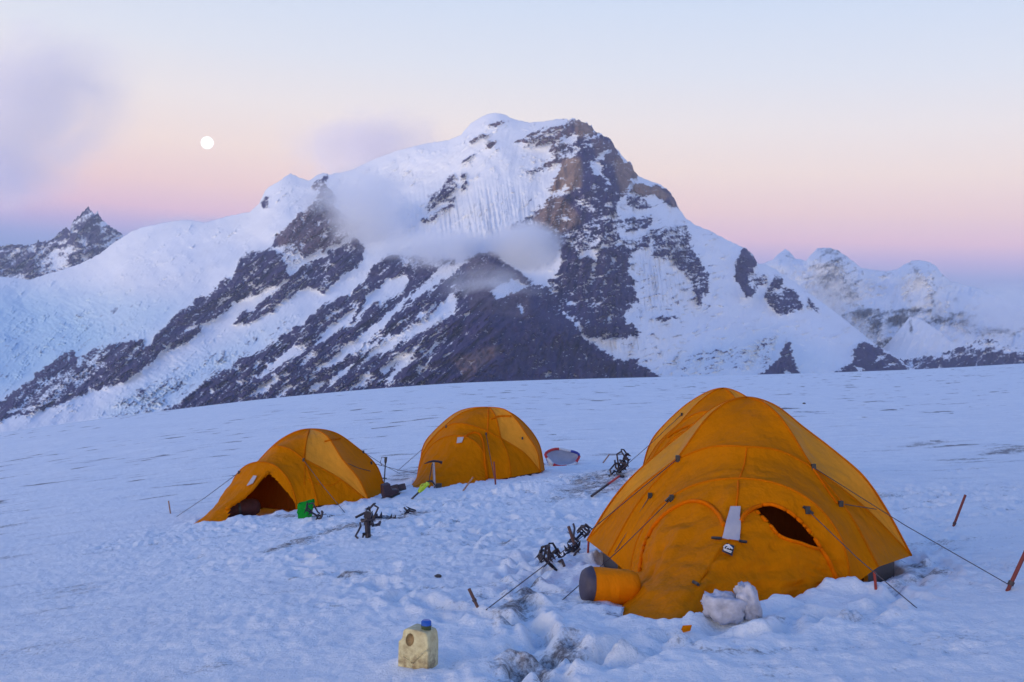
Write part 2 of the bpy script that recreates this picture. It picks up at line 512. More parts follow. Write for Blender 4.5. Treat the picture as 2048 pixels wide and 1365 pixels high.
def ground_full(x, y, rho=None):
    z = ground_base(x, y)
    rho = np.sqrt(x * x + y * y)
    near = 1 - sstep((rho - 60) / 120)
    z = z + .05 * fbm(x / 5.0, y / 6.0, 2, 5) * near * (1 - np.exp(-rho / 4))
    # wind-cut sastrugi, long across the view
    xr = x * .985 + y * .17; yr = y * .985 - x * .17
    s1 = fbm(xr / 1.9, yr / .55, 3, 21)
    z = z + .020 * np.clip(s1, -.5, 1.2) * near
    z = z + .05 * (fbm(xr / 7.0, yr / 2.6, 3, 25)) * sstep((rho - 12) / 30) * near
    z = z + .008 * fbm(x / .35, y / .22, 3, 31) * near * (1 - sstep((rho - 25) / 30))
    tr = np.zeros_like(x)
    for tx, ty, r in TRAMPLE:
        tr = np.maximum(tr, np.exp(-((x - tx) ** 2 + (y - ty) ** 2) / r ** 2))
    nb = fbm(x / 1.2, y / 1.2, 2, 44)
    tr = np.clip(tr * (1.0 + .8 * nb), 0, 1) * (.55 + .45 * sstep((rho - 6.0) / 3.0))
    pits = fbm(x / .30, y / .26, 3, 51)
    crust = 1 - np.abs(fbm(x / .42, y / .36, 3, 53)) * 1.6
    z = z - tr * (.038 * np.clip(pits, -.2, .8) - .010) * near + tr * .009 * np.clip(crust, 0, 1) * near
    for fx, fy, ca, sa, dp in STEPS:
        m = (np.abs(x - fx) < .45) & (np.abs(y - fy) < .45)
        if not m.any(): continue
        u = ((x[m] - fx) * ca + (y[m] - fy) * sa) / .15; v = (-(x[m] - fx) * sa + (y[m] - fy) * ca) / .065
        q = (u * u) ** 1.5 + (v * v) ** 1.5
        z[m] += dp * (-np.exp(-q) + .25 * np.exp(-(np.sqrt(np.sqrt(u * u * u * u + v * v * v * v)) - 1.5) ** 2 * 5))
    z = z + (tr * .75 + .25) * .022 * fbm(x / .10, y / .09, 2, 57) * near
    # bank of shovelled snow round each tent
    berm = np.zeros_like(x)
    for t, poly in FOOT.items():
        c = poly.mean(0); m = (np.hypot(x - c[0], y - c[1]) < 4.0)
        if not m.any(): continue
        sd = poly_sd(x[m], y[m], poly)
        ch = np.clip(.55 + .9 * fbm(x[m] / .28, y[m] / .28, 3, 61), 0, 1.6)
        h = (.05 if t != 1 else .04) * ch * (1 if t != 1 else sstep((-.80 - ((x[m] - POSE[1][0]) * math.sin(POSE[1][2]) + (y[m] - POSE[1][1]) * math.cos(POSE[1][2]))) / .25)) * np.exp(-(np.maximum(sd - .06, 0) / .22) ** 2)
        h = np.where(sd < -.02, -.06 * sstep(-sd / .12) + .02 * ch * (1 - sstep(-sd / .12)), h)
        zz = z[m]; ins = sstep((-sd) / .15) if t != 1 else sstep((.20 - sd) / .28)
        z[m] = zz * (1 - ins) + (ground_base(x[m], y[m]) - .02) * ins + h
    for bx, by, h, r in BUMPS:
        q = ((x - bx) ** 2 + (y - by) ** 2) / r ** 2
        m = q < 9
        z[m] += h * np.exp(-q[m]) * (1 + .35 * fbm(x[m] / .09, y[m] / .09, 2, 71))
    dirt = np.zeros_like(x)
    for a, b, r, s in DIRT:
        ex, ey = b[0] - a[0], b[1] - a[1]
        t = np.clip(((x - a[0]) * ex + (y - a[1]) * ey) / (ex * ex + ey * ey), 0, 1)
        q = np.hypot(x - a[0] - t * ex, y - a[1] - t * ey)
        dirt = np.maximum(dirt, s * np.exp(-(q / r) ** 2))
    dn = fbm(xr / .5, yr / .16, 4, 81)
    dirt = np.clip(dirt * (1 + 1.1 * dn) * .95, 0, .62)
    # wind-blown dust caught in thin lines farther out, and in footprints near the tents
    far = sstep((rho - 10) / 20)
    lines = np.clip(fbm(xr / 2.6, yr / .7, 4, 91) - .45, 0, 1) * 1.7 * (fbm(x / 25, y / 30, 2, 95) > -.1) * far
    dirt = np.maximum(dirt, lines)
    dirt = np.maximum(dirt, tr * np.clip(pits - .15, 0, 1) * .75)
    dirt = np.maximum(dirt, .45 * np.clip(-s1 - .25, 0, 1))
    return z, dirt


def build_ground():
    az = np.concatenate([np.linspace(-math.pi, -.62, 40)[:-1], np.linspace(-.62, .62, 1120), np.linspace(.62, math.pi, 40)[1:]])
    rho = np.concatenate([[0.6, 1.2, 1.8, 2.4, 2.9], np.exp(np.linspace(math.log(3.3), math.log(170), 640)), np.array([185, 210, 250, 300, 380, 500, 700, 1000, 1500, 2300, 3500, 5500, 8500, 11000, 13000])])
    A, Rr = np.meshgrid(az, rho)
    x = (Rr * np.sin(A)).ravel(); y = (Rr * np.cos(A)).ravel()
    z, dirt = ground_full(x, y)
    v = np.stack([x, y, z], 1)
    return tag(mesh_obj('snow_ground', v, grid_faces(len(rho), len(az))[:, ::-1].copy(), M_SNOW, None, True, {'dirt': dirt}), kind='structure')


build_ground()


def gfull(x, y):
    return ground_full(np.atleast_1d(np.asarray(x, float)).copy(), np.atleast_1d(np.asarray(y, float)).copy())[0]


def gd(px, py):
    return ghit(px, py, gfull)


# ------------------------------------------------------------------ mountains
X0, X1, Y0, Y1 = -300, 2400, 200, 930
MW, MH = X1 - X0, Y1 - Y0


def raster(arr, poly, val, mode):
    p = np.array(poly, float)
    a = max(int(p[:, 0].min()) - 1, X0); b = min(int(p[:, 0].max()) + 2, X1)
    c = max(int(p[:, 1].min()) - 1, Y0); d = min(int(p[:, 1].max()) + 2, Y1)
    if b <= a or d <= c: return
    xx, yy = np.meshgrid(np.arange(a, b) + .5, np.arange(c, d) + .5)
    ins = np.zeros(xx.shape, bool)
    for i in range(len(p)):
        ax, ay = p[i]; bx, by = p[(i + 1) % len(p)]
        if ay == by: continue
        ins ^= ((ay > yy) != (by > yy)) & (xx < (bx - ax) * (yy - ay) / (by - ay) + ax)
    sub = arr[c - Y0:d - Y0, a - X0:b - X0]
    if mode == 'max': sub[ins] = np.maximum(sub[ins], val)
    elif mode == 'min': sub[ins] = np.minimum(sub[ins], val)
    else: sub[ins] = val


def line(a, b, w, w2=None):
    a = np.array(a, float); b = np.array(b, float)
    d = (b - a) / (np.hypot(*(b - a)) + 1e-9); n = np.array([-d[1], d[0]])
    w2 = w if w2 is None else w2
    m = (a + b) / 2
    return [a, m + n * w, b + n * w2 * .3, b - n * w2 * .3, m - n * w2]


def blur(a, r):
    if r < 1: return a
    k = 2 * r + 1
    for ax in (0, 1):
        pad = [(0, 0), (0, 0)]; pad[ax] = (r + 1, r)
        c = np.cumsum(np.pad(a, pad, mode='edge'), ax)
        a = (np.take(c, range(k, c.shape[ax]), ax) - np.take(c, range(0, c.shape[ax] - k), ax)) / k
    return a


def zC(*p): return [(900 + .3077 * a, 200 + .3077 * b) for a, b in p]
def zB(*p): return [(500 + .3077 * a, 200 + .3077 * b) for a, b in p]
def zA(*p): return [(.359 * a, 380 + .359 * b) for a, b in p]
def zD(*p): return [(300 + .3418 * a, 450 + .3418 * b) for a, b in p]
def zE(*p): return [(900 + .3418 * a, 480 + .3418 * b) for a, b in p]
def zF(*p): return [(1400 + .3164 * a, 440 + .3164 * b) for a, b in p]


rock = np.zeros((MH, MW), np.float32)
warm = np.zeros((MH, MW), np.float32)
ice = np.zeros((MH, MW), np.float32)  # amount of bluish tint in the snow colour
ROCKS = [
    # upper left rib, misty grey-brown
    (.80, [(648, 371), (669, 382), (672, 422), (700, 430), (715, 437), (726, 449), (697, 474), (660, 492), (623, 511), (597, 517), (585, 500), (562, 492), (545, 500), (555, 471), (577, 446), (598, 430), (620, 412), (634, 392)]),
    # dark knob and the long rib falling left
    (.84, [(499, 506), (520, 503), (560, 504), (572, 525), (581, 549), (560, 568), (531, 581), (510, 592), (485, 599), (463, 612), (445, 628), (406, 653), (402, 664), (380, 680), (359, 692), (335, 700), (316, 710), (298, 728), (280, 743), (251, 764), (215, 774), (179, 782), (126, 811), (72, 825), (0, 843), (-300, 890), (-300, 850), (0, 800), (39, 775), (60, 760), (90, 735), (118, 716), (144, 700), (154, 717), (194, 717), (210, 705), (223, 689), (255, 684), (287, 678), (287, 703), (316, 667), (330, 650), (344, 635), (368, 618), (395, 603), (430, 575), (470, 545), (477, 520)]),
    (.84, [(463, 649), (480, 630), (513, 620), (525, 605), (538, 595), (574, 592), (560, 608), (538, 624), (495, 649)]),
    (.82, [(712, 474), (725, 489), (726, 523), (705, 540), (685, 554), (648, 588), (620, 572), (600, 580), (577, 597), (555, 607), (531, 618), (500, 631), (520, 606), (546, 588), (583, 551), (602, 532), (642, 517), (660, 502), (685, 490)]),
    # great dark spur in front
    (.86, [(977, 500), (990, 505), (1010, 520), (1040, 545), (1065, 570), (1091, 570), (1112, 600), (1125, 620), (1143, 644), (1160, 668), (1173, 682), (1201, 702), (1242, 719), (1272, 719), (1280, 726), (1296, 733), (1317, 757), (1325, 800), (1300, 860), (200, 900), (280, 850), (327, 822), (361, 805), (392, 778), (430, 751), (478, 720), (508, 706), (540, 690), (556, 676), (590, 658), (618, 638), (640, 615), (662, 600), (690, 590), (714, 576), (734, 546), (755, 525), (779, 508), (800, 512), (812, 535), (850, 530), (890, 540), (930, 520)]),
    (.50, [(800, 512), (860, 515), (915, 515), (960, 505), (940, 530), (900, 570), (860, 600), (815, 600), (812, 560)]),
    # summit pyramid
    (.90, [(1146, 239), (1168, 243), (1186, 256), (1194, 265), (1222, 277), (1235, 300), (1244, 314), (1264, 326), (1270, 345), (1276, 354), (1263, 360), (1257, 382), (1235, 403), (1223, 412), (1192, 397), (1171, 388), (1158, 375), (1134, 382), (1115, 382), (1100, 388), (1101, 376), (1109, 357), (1115, 342), (1125, 317), (1134, 314), (1150, 312), (1162, 300), (1145, 289), (1124, 277), (1128, 255)]),
    (1.0, [(1266, 363), (1288, 366), (1312, 371), (1331, 377), (1343, 391), (1352, 399), (1360, 420), (1343, 414), (1325, 400), (1303, 390), (1291, 394), (1263, 385)]),
    (.84, [(1100, 391), (1131, 385), (1162, 378), (1177, 391), (1195, 400), (1223, 415), (1235, 405), (1237, 425), (1195, 437), (1162, 448), (1115, 468), (1085, 465), (1063, 443), (1082, 415)]),
    (.55, [(1014, 468), (1030, 445), (1060, 431), (1082, 415), (1085, 465), (1050, 460), (1025, 478)]),
    (.58, zC((840, 830), (980, 840), (960, 920), (850, 1010), (720, 1000), (690, 930), (560, 870), (600, 850), (700, 870), (760, 860))),
    (.62, [(1115, 468), (1162, 448), (1200, 437), (1215, 455), (1197, 504), (1150, 495), (1119, 500), (1115, 485)]),
    (.86, [(1119, 500), (1139, 490), (1160, 508), (1191, 518), (1197, 504), (1221, 492), (1252, 490), (1262, 507), (1259, 548), (1269, 572), (1279, 606), (1262, 617), (1249, 630), (1249, 651), (1262, 641), (1279, 661), (1279, 678), (1262, 675), (1228, 678), (1180, 675), (1167, 665), (1146, 641), (1119, 606), (1108, 565), (1119, 531)]),
    (.62, [(1091, 555), (1110, 555), (1130, 600), (1150, 640), (1130, 625), (1112, 600)]),
    (.70, [(1255, 388), (1278, 393), (1298, 406), (1299, 421), (1262, 420), (1248, 410)]),
    (.62, [(1226, 437), (1303, 432), (1303, 455), (1260, 462), (1226, 458)]),
    (.52, [(1300, 462), (1370, 450), (1382, 474), (1340, 485), (1306, 484)]),
    (.60, [(1306, 484), (1380, 468), (1385, 505), (1345, 520), (1306, 515)]),
    (.60, [(1200, 437), (1226, 437), (1240, 480), (1230, 495), (1205, 490)]),
    (.55, [(1240, 480), (1300, 470), (1300, 500), (1265, 505)]),
    (.72, [(1346, 508), (1385, 500), (1402, 520), (1412, 545), (1421, 565), (1412, 590), (1398, 612), (1388, 600), (1385, 570), (1370, 545), (1350, 540)]),
    (1.0, [(1482, 495), (1500, 502), (1515, 529), (1512, 538), (1494, 548), (1500, 570), (1508, 585), (1496, 598), (1482, 575), (1472, 560), (1469, 535)]),
    (.50, [(1496, 545), (1530, 548), (1535, 570), (1510, 580)]),
    (.80, [(1527, 592), (1539, 573), (1546, 551), (1568, 557), (1565, 579), (1590, 579), (1606, 611), (1596, 624), (1565, 630), (1546, 617)]),
    (.70, [(1609, 592), (1620, 600), (1644, 627), (1615, 615)]),
    (1.0, [(1505, 800), (1520, 750), (1549, 728), (1558, 718), (1562, 700), (1568, 688), (1577, 684), (1587, 709), (1593, 725), (1596, 741), (1612, 752), (1620, 800)]),
    (1.0, [(1650, 800), (1672, 747), (1690, 735), (1704, 725), (1704, 705), (1710, 692), (1729, 685), (1754, 693), (1780, 710), (1796, 718), (1821, 741), (1860, 790)]),
    (.56, [(1300, 640), (1340, 632), (1365, 634), (1350, 640), (1320, 645)]),
    # snow face bits
    (.85, [(934, 283), (950, 274), (983, 266), (975, 275), (950, 284)]),
    (.92, [(965, 255), (990, 246), (1026, 239), (1010, 247), (985, 253)]),
    (.85, [(968, 292), (980, 284), (998, 281), (990, 292), (975, 297)]),
    (.62, [(1029, 283), (1060, 268), (1115, 248), (1146, 250), (1125, 277), (1085, 290), (1050, 292)]),
    (.62, [(1115, 262), (1146, 240), (1130, 290), (1160, 300), (1125, 316), (1095, 305)]),
    (.75, [(1048, 351), (1070, 336), (1095, 325), (1128, 308), (1130, 322), (1100, 336), (1075, 345)]),
    (.58, [(851, 428), (857, 397), (875, 382), (895, 358), (912, 346), (912, 400), (890, 408), (869, 414)]),
    (.64, [(923, 348), (937, 345), (934, 370), (922, 388)]),
    (.9, [(968, 332), (971, 327), (973, 333)]),
    (.80, [(923, 326), (940, 314), (955, 307), (945, 316), (926, 330)]),
    (.55, [(840, 440), (912, 405), (912, 412), (850, 448)]),
    (.66, [(518, 402), (528, 392), (538, 400), (541, 414), (524, 420)]),
    (.60, [(625, 372), (640, 352), (652, 347), (650, 366), (636, 385)]),
    # crevassed ice, thin dark traces
    (.16, [(180, 830), (280, 770), (420, 700), (560, 640), (600, 640), (480, 720), (360, 800), (250, 850)]),
    (.10, [(-300, 700), (0, 640), (200, 620), (300, 600), (280, 680), (100, 720), (0, 790), (-300, 840)]),
    (.30, [(250, 790), (330, 760), (380, 750), (330, 815), (240, 835)]),
    (.22, [(1340, 740), (1400, 700), (1500, 690), (1560, 660), (1530, 740)]),
]
SNOWS = [
    (.30, [(562, 492), (585, 488), (601, 500), (597, 530), (575, 545), (565, 520)]),
    (.0, [(359, 667), (380, 655), (416, 647), (400, 655), (372, 667)]), (.1, [(325, 692), (340, 686), (345, 694), (330, 697)]),
    (.50, [(155, 720), (190, 698), (225, 690), (200, 712), (212, 735), (175, 738), (150, 735)]), (.52, [(60, 780), (120, 745), (185, 735), (190, 760), (120, 790), (40, 812)]),
    (.5, [(60, 818), (110, 790), (130, 786), (110, 805)]), (.3, [(10, 828), (40, 815), (90, 812), (50, 826)]),
    (.50, [(240, 722), (270, 690), (285, 690), (262, 718)]),
    (.0, [(738, 587), (768, 566), (809, 546), (818, 563), (796, 590), (744, 611), (724, 616)]),
    (.0, [(815, 596), (768, 655), (724, 693), (676, 723), (606, 760), (640, 732), (703, 686), (741, 655), (783, 621)]),
    (.0, [(710, 617), (707, 637), (676, 664), (626, 695), (645, 667), (669, 645)]),
    (.0, [(591, 696), (624, 687), (573, 723), (520, 760), (539, 730), (567, 708)]),
    (.05, [(908, 583), (917, 621), (881, 643), (826, 674), (779, 700), (718, 729), (744, 701), (792, 667), (837, 650), (867, 619)]),
    (.1, line((946, 623), (912, 637), 3)),
    (.0, [(811, 704), (804, 720), (768, 746), (758, 743), (779, 721)]), (.05, [(835, 693), (822, 723), (789, 753), (770, 773), (781, 747), (809, 715)]),
    (.1, line((900, 670), (838, 719), 4)), (.1, line((850, 728), (832, 749), 5)), (.0, line((750, 742), (700, 783), 7)), (.1, line((705, 728), (660, 770), 4)),
    (.0, line((650, 762), (618, 781), 6)), (.0, line((556, 756), (500, 793), 7)), (.1, line((597, 764), (551, 797), 4)), (.1, line((555, 745), (544, 767), 4)),
    (.0, line((523, 721), (507, 735), 4)), (.0, line((517, 752), (499, 759), 4)), (.0, line((450, 768), (438, 777), 3)), (.0, line((426, 780), (416, 786), 3)), (.0, line((482, 727), (476, 745), 3)), (.0, line((480, 760), (476, 772), 2)),
    (.15, [(943, 512), (905, 545), (860, 580), (828, 604), (815, 600), (850, 565), (890, 530), (918, 512)]),
    (.2, line((690, 610), (655, 640), 5)), (.2, line((740, 610), (700, 660), 4)), (.2, line((860, 640), (800, 668), 4)), (.2, line((640, 700), (590, 735), 4)), (.2, line((790, 660), (700, 715), 5)), (.25, line((880, 600), (820, 650), 5)),
    (.0, [(979, 583), (1005, 570), (1030, 555), (1064, 572), (1045, 580), (1020, 590), (996, 594)]), (.0, line((1037, 604), (1046, 628), 5)),
    (.0, [(1088, 744), (1100, 745), (1094, 755)]), (.0, [(1203, 722), (1210, 720), (1207, 728)]), (.1, line((1170, 708), (1176, 714), 3)),
    (.1, line((1155, 285), (1206, 268), 3.5)), (.2, line((1165, 296), (1195, 286), 3)), (.05, [(1177, 326), (1195, 322), (1207, 331), (1208, 348), (1197, 358), (1188, 345)]), (.1, line((1190, 322), (1216, 304), 5)), (.1, line((1210, 368), (1226, 362), 4)),
    (.25, [(1122, 277), (1150, 268), (1156, 280), (1135, 292)]), (.15, line((1204, 348), (1225, 368), 3)),
    (.45, zC((800, 640), (860, 630), (950, 700), (930, 740), (860, 720))), (.2, line((1112, 434), (1145, 440), 3)), (.25, line((1100, 455), (1118, 462), 4)),
    (.1, [(1112, 382), (1128, 374), (1138, 377), (1120, 392)]),
    (.0, line((1198, 505), (1178, 566), 3.2)), (.05, [(1220, 512), (1232, 512), (1234, 522), (1226, 526)]), (.1, line((1205, 568), (1216, 560), 3)), (.1, line((1216, 547), (1222, 540), 3)), (.1, [(1146, 610), (1156, 604), (1152, 624)]), (.2, line((1128, 612), (1148, 604), 5)),
    (.1, line((1210, 642), (1230, 630), 4)), (.1, line((1196, 612), (1204, 606), 3)), (.2, line((1170, 595), (1176, 612), 3)), (.2, line((1200, 590), (1206, 600), 3)), (.2, line((1170, 500), (1200, 480), 4)), (.2, line((1155, 525), (1180, 505), 5)),
    (.1, line((1545, 580), (1566, 586), 4)), (.1, line((1710, 735), (1730, 742), 6)), (.2, line((1745, 725), (1775, 705), 5)), (.2, line((1765, 735), (1800, 728), 5)), (.1, line((1565, 742), (1585, 750), 5)), (.25, line((1573, 700), (1578, 720), 3)),
]
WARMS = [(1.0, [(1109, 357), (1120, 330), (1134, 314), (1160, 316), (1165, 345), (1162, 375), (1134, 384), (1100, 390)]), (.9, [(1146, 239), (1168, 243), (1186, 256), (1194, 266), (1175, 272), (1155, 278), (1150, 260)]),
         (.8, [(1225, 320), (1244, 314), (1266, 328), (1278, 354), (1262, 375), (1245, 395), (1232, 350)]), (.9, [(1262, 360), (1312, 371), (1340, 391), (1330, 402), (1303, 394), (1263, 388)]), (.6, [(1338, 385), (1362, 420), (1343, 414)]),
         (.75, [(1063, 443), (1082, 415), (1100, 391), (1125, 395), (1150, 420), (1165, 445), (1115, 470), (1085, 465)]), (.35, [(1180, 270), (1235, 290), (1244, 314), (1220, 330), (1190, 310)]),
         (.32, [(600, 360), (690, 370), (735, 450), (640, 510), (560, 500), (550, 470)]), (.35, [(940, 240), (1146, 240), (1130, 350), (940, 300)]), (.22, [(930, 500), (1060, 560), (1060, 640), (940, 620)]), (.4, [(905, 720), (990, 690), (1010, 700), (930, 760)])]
BLUE_TINTS = [(.95, [(-300, 590), (60, 600), (180, 640), (250, 680), (140, 740), (0, 800), (-300, 860)]), (.65, [(-300, 560), (120, 570), (330, 600), (400, 590), (300, 690), (100, 720)]), (.62, [(180, 840), (280, 770), (420, 700), (620, 620), (500, 720), (340, 822), (200, 860)]), (.4, [(1300, 760), (1400, 690), (1560, 660), (1700, 720), (1660, 760)])]
for w, p in BLUE_TINTS: raster(ice, p, w, 'max')
ice = blur(blur(ice, 22), 16)
for w, p in ROCKS: raster(rock, p, w, 'max')
raster(rock, [(905, 640), (985, 520), (1060, 580), (1130, 640), (1200, 702), (1320, 757), (1320, 830), (820, 830), (860, 740)], .97, 'set')
for w, p in SNOWS: raster(rock, p, w, 'set')
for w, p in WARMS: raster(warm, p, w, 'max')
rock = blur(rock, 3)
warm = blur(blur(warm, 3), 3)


def sample(a, px, py):
    x = np.clip(px - X0 - .5, 0, MW - 1.001); y = np.clip(py - Y0 - .5, 0, MH - 1.001)
    xi = x.astype(int); yi = y.astype(int); fx = x - xi; fy = y - yi
    return (a[yi, xi] * (1 - fx) + a[yi, xi + 1] * fx) * (1 - fy) + (a[yi + 1, xi] * (1 - fx) + a[yi + 1, xi + 1] * fx) * fy


def rock_field(px, py, seed=0):
    """how bare the slope is: traced outcrops, their edges broken up along the fall line and the strata"""
    wx = 5 * fbm(px / 26, py / 26, 3, 3 + seed) + 2.2 * fbm(px / 7, py / 7, 2, 8 + seed)
    wy = 5 * fbm(px / 26, py / 26, 3, 5 + seed) + 2.2 * fbm(px / 7, py / 7, 2, 11 + seed)
    m = sample(rock, px + wx, py + wy)
    # left flanks: streaks falling to lower left
    a = px * -.78 + py * .62; c = px * .62 + py * .78
    a = a + 9 * pn(px / 30, py / 30, 61); c = c + 4 * pn(px / 22, py / 22, 63)
    left = .75 * fbm(a / 34, c / 8, 4, 13 + seed) + .55 * fbm(px / 16, py / 14, 4, 14 + seed)
    # right face: strata rising to the right, and flutes down the slope
    a2 = px - .20 * py + 10 * pn(px / 40, py / 30, 65); c2 = py + .26 * px + 7 * pn(px / 28, py / 24, 67)
    strata = fbm(a2 / 46, c2 / 6.5, 4, 17 + seed)
    iso = fbm(px / 15, py / 13, 5, 18 + seed)
    flute = fbm(px / 5 + py * .02, py / 50, 3, 19 + seed) * sstep((py - 480) / 60)
    k = sstep((px - 930) / 160)
    n = left * (1 - k) + (strata * .8 + .5 * iso + .15 * flute) * k
    fine = fbm(px / 5, py / 4, 3, 23 + seed) + .55 * pn(px / 2.7, py / 2.5, 27 + seed)
    amp = np.clip(1.6 * m * (1.35 - m) * 1.3, 0, 1) * .55 + .10
    # thin snow lying in the gullies of the left flank of the spur
    gul = fbm(a / 42, c / 5.5, 3, 29 + seed)
    reg = sstep((945 - px) / 60) * sstep((py - 530) / 40) * sstep((px - 420) / 120)
    tr = (.30 + .40 * k * sstep((1500 - px) / 120)) * np.clip(n + .3 * fine - .22, 0, .8) * (1 - np.clip(m, 0, 1))
    return m + tr + amp * (n * .75 + fine * .6) - 1.25 * reg * np.clip(gul - .30, 0, .6)


def relief(name, top, mat, ncol, nrow, pxa, pxb, bottom, d_top, d_bot, power, amp, jag, rock_fn, bump_fn=None, back=900, seed=0, use_blue_tint=False):
    px = np.linspace(pxa, pxb, ncol)
    tp = np.array(top, float)
    ty = np.interp(px, tp[:, 0], tp[:, 1])
    rk = rock_fn(px, ty + 4)
    jg = jag * (.35 + 1.2 * np.clip(rk, 0, 1)) * (fbm(px / 9, px * 0, 3, 31 + seed) + .6 * pn(px / 3.1, px * 0 + 5, 37 + seed))
    t = np.linspace(0, 1, nrow) ** 1.08
    by = np.interp(px, [b[0] for b in bottom], [b[1] for b in bottom])
    PX = np.repeat(px[None], nrow, 0)
    PY = ty[None] + t[:, None] * (np.maximum(by, ty + 12) - ty)[None] + jg[None] * np.exp(-t * 45)[:, None]
    RK = rock_fn(PX, PY)
    dt = np.interp(px, [q[0] for q in d_top], [q[1] for q in d_top])
    db = np.interp(px, [q[0] for q in d_bot], [q[1] for q in d_bot])
    kw = max(5, int(ncol * 110 / (pxb - pxa)) | 1); kh = np.hanning(kw + 2)[1:-1]; kh /= kh.sum()
    sm = lambda q: np.convolve(np.pad(q, kw // 2, mode='edge'), kh, 'valid')
    ts, bs = sm(ty), sm(by); dt, db = sm(dt), sm(db)
    tD = np.clip((PY - ts[None] + 14) / np.maximum(bs - ts + 14, 20)[None], 0.0, 1.0)
    D = dt[None] + (db - dt)[None] * (tD ** power)
    if bump_fn is not None: D = D + bump_fn(PX, PY, t[:, None])
    a = PX * -.78 + PY * .62; c = PX * .62 + PY * .78
    k = sstep((PX - 930) / 160)
    rl = ridged(a / 160, c / 38, 4, 41 + seed) * (1 - k) + ridged((PX + .25 * PY) / 42, PY / 150, 4, 43 + seed) * k
    rough = .13 + 1.0 * np.clip(RK, 0, 1)
    D = D - amp * rough * (rl - .4) * sstep(t[:, None] / .05 + .15)
    D = D - amp * .16 * rough * fbm(PX / 9, PY / 8, 3, 47 + seed)
    D = D - amp * .35 * fbm(PX / 70, PY / 60, 3, 53 + seed)
    x = D * (PX - CX) / F; y = D; z = EYE + D * (CY - PY) / F
    # the far side, falling away behind the crest, and a skirt into the valley floor
    rows = [np.stack([x, y, z], 2)]
    pre = []
    for i, (dd, dz) in enumerate([(back * 2.5, back * 2.4), (back, back * .95), (back * .4, back * .30), (back * .12, back * .06)]):
        s = 1 + dd / y[0]
        pre.append(np.stack([x[0] * s, y[0] * s, np.maximum(z[0] - dz * (1 + .25 * fbm(px / 30, px * 0 + i, 2, 61)), -800)], 1)[None])
    skirt = np.stack([x[-1] * .97, y[-1] * .97, np.minimum(z[-1] - 30, -790)], 1)[None]
    V = np.concatenate(pre + rows + [skirt], 0)
    pr = np.repeat(RK[:1], 4, 0)
    RA = np.concatenate([pr, RK, RK[-1:]], 0)
    WA = sample(warm, PX, PY); WA = np.concatenate([np.repeat(WA[:1], 4, 0), WA, WA[-1:]], 0)
    nr = V.shape[0]
    return tag(mesh_obj(name, V.reshape(-1, 3), grid_faces(nr, ncol)[:, ::-1].copy(), mat, None, True, {'rock': RA.ravel(), 'warm': WA.ravel(), 'ice': np.concatenate([np.zeros((4, ncol)), sample(ice, PX, PY) if use_blue_tint else PX * 0, np.zeros((1, ncol))], 0).ravel()}), kind='structure')


MAIN_TOP = [(-300, 585), (-100, 565), (0, 553), (60, 560), (95, 548), (125, 540), (160, 528), (200, 508), (222, 490), (240, 478), (262, 464), (285, 455), (300, 452), (340, 444), (360, 441), (380, 441), (410, 446), (450, 434), (500, 424), (518, 408), (524, 396), (530, 382), (540, 373), (560, 362), (572, 352), (582, 348), (600, 356), (618, 362), (632, 352), (646, 346), (654, 350), (700, 342), (750, 318), (800, 300), (850, 288), (900, 280), (922, 270), (930, 260), (943, 246), (965, 233), (978, 228), (992, 226), (1010, 230), (1028, 239), (1060, 246), (1090, 243), (1120, 238), (1146, 238), (1160, 241), (1175, 247), (1188, 260), (1200, 268), (1220, 277), (1235, 301), (1250, 318), (1264, 328), (1270, 346), (1280, 355), (1300, 362), (1318, 369), (1335, 378), (1348, 396), (1358, 418), (1372, 437), (1390, 450), (1420, 462), (1450, 478), (1478, 492), (1492, 497), (1505, 510), (1516, 528), (1530, 528), (1545, 536), (1560, 546), (1590, 564), (1610, 582), (1640, 602), (1680, 632), (1715, 660), (1750, 688), (1790, 714), (1830, 742), (1870, 770), (1920, 800)]


def main_bump(px, py, t):
    # the front spur stands out before the face; ribs on the left stand out of the glacier
    cr = 975 - (py - 500) * .10
    k = np.clip((py - 500) / 260, 0, 1.3)
    w = 60 + 520 * k
    s = np.where(px < cr, np.exp(-((cr - px) / (w * 1.0)) ** 2), np.exp(-((px - cr) / (w * .52)) ** 2))
    d = -620 * s * sstep((py - 490) / 170)
    rib = 520 - (py - 510) * 1.45
    d = d - 190 * np.exp(-((px - rib) / 90) ** 2) * sstep((py - 480) / 60) * sstep((900 - px) / 200)
    pyr = np.exp(-((px - (1185 + (py - 300) * .18)) / (40 + np.clip(py - 240, 0, 400) * .28)) ** 2)
    d = d - 330 * pyr * sstep((py - 240) / 160) * sstep((760 - py) / 120)
    d = d - 70 * sample(ROCKB, px, py)
    fl = ridged((px - .12 * py) / 9, py / 160, 3, 71) - .4
    d = d - 34 * fl * (np.exp(-((px - 975) / 110) ** 2 - ((py - 440) / 55) ** 2) + np.exp(-((px - 1310) / 55) ** 2 - ((py - 560) / 75) ** 2) + .5 * np.exp(-((px - 1250) / 60) ** 2 - ((py - 690) / 22) ** 2))
    cv = fbm((px + .8 * py) / 18, (py - .5 * px) / 7, 4, 73)
    d = d - 8 * cv * (np.exp(-((px - 330) / 170) ** 2 - ((py - 740) / 70) ** 2) + np.exp(-((px - 120) / 200) ** 2 - ((py - 640) / 60) ** 2))
    # overhanging snow fields sit back, glacier tongue flatter
    d = d + 260 * np.exp(-((px - 820) / 150) ** 2 - ((py - 420) / 110) ** 2)
    d = d + 200 * np.exp(-((px - 1400) / 120) ** 2 - ((py - 640) / 90) ** 2)
    return d


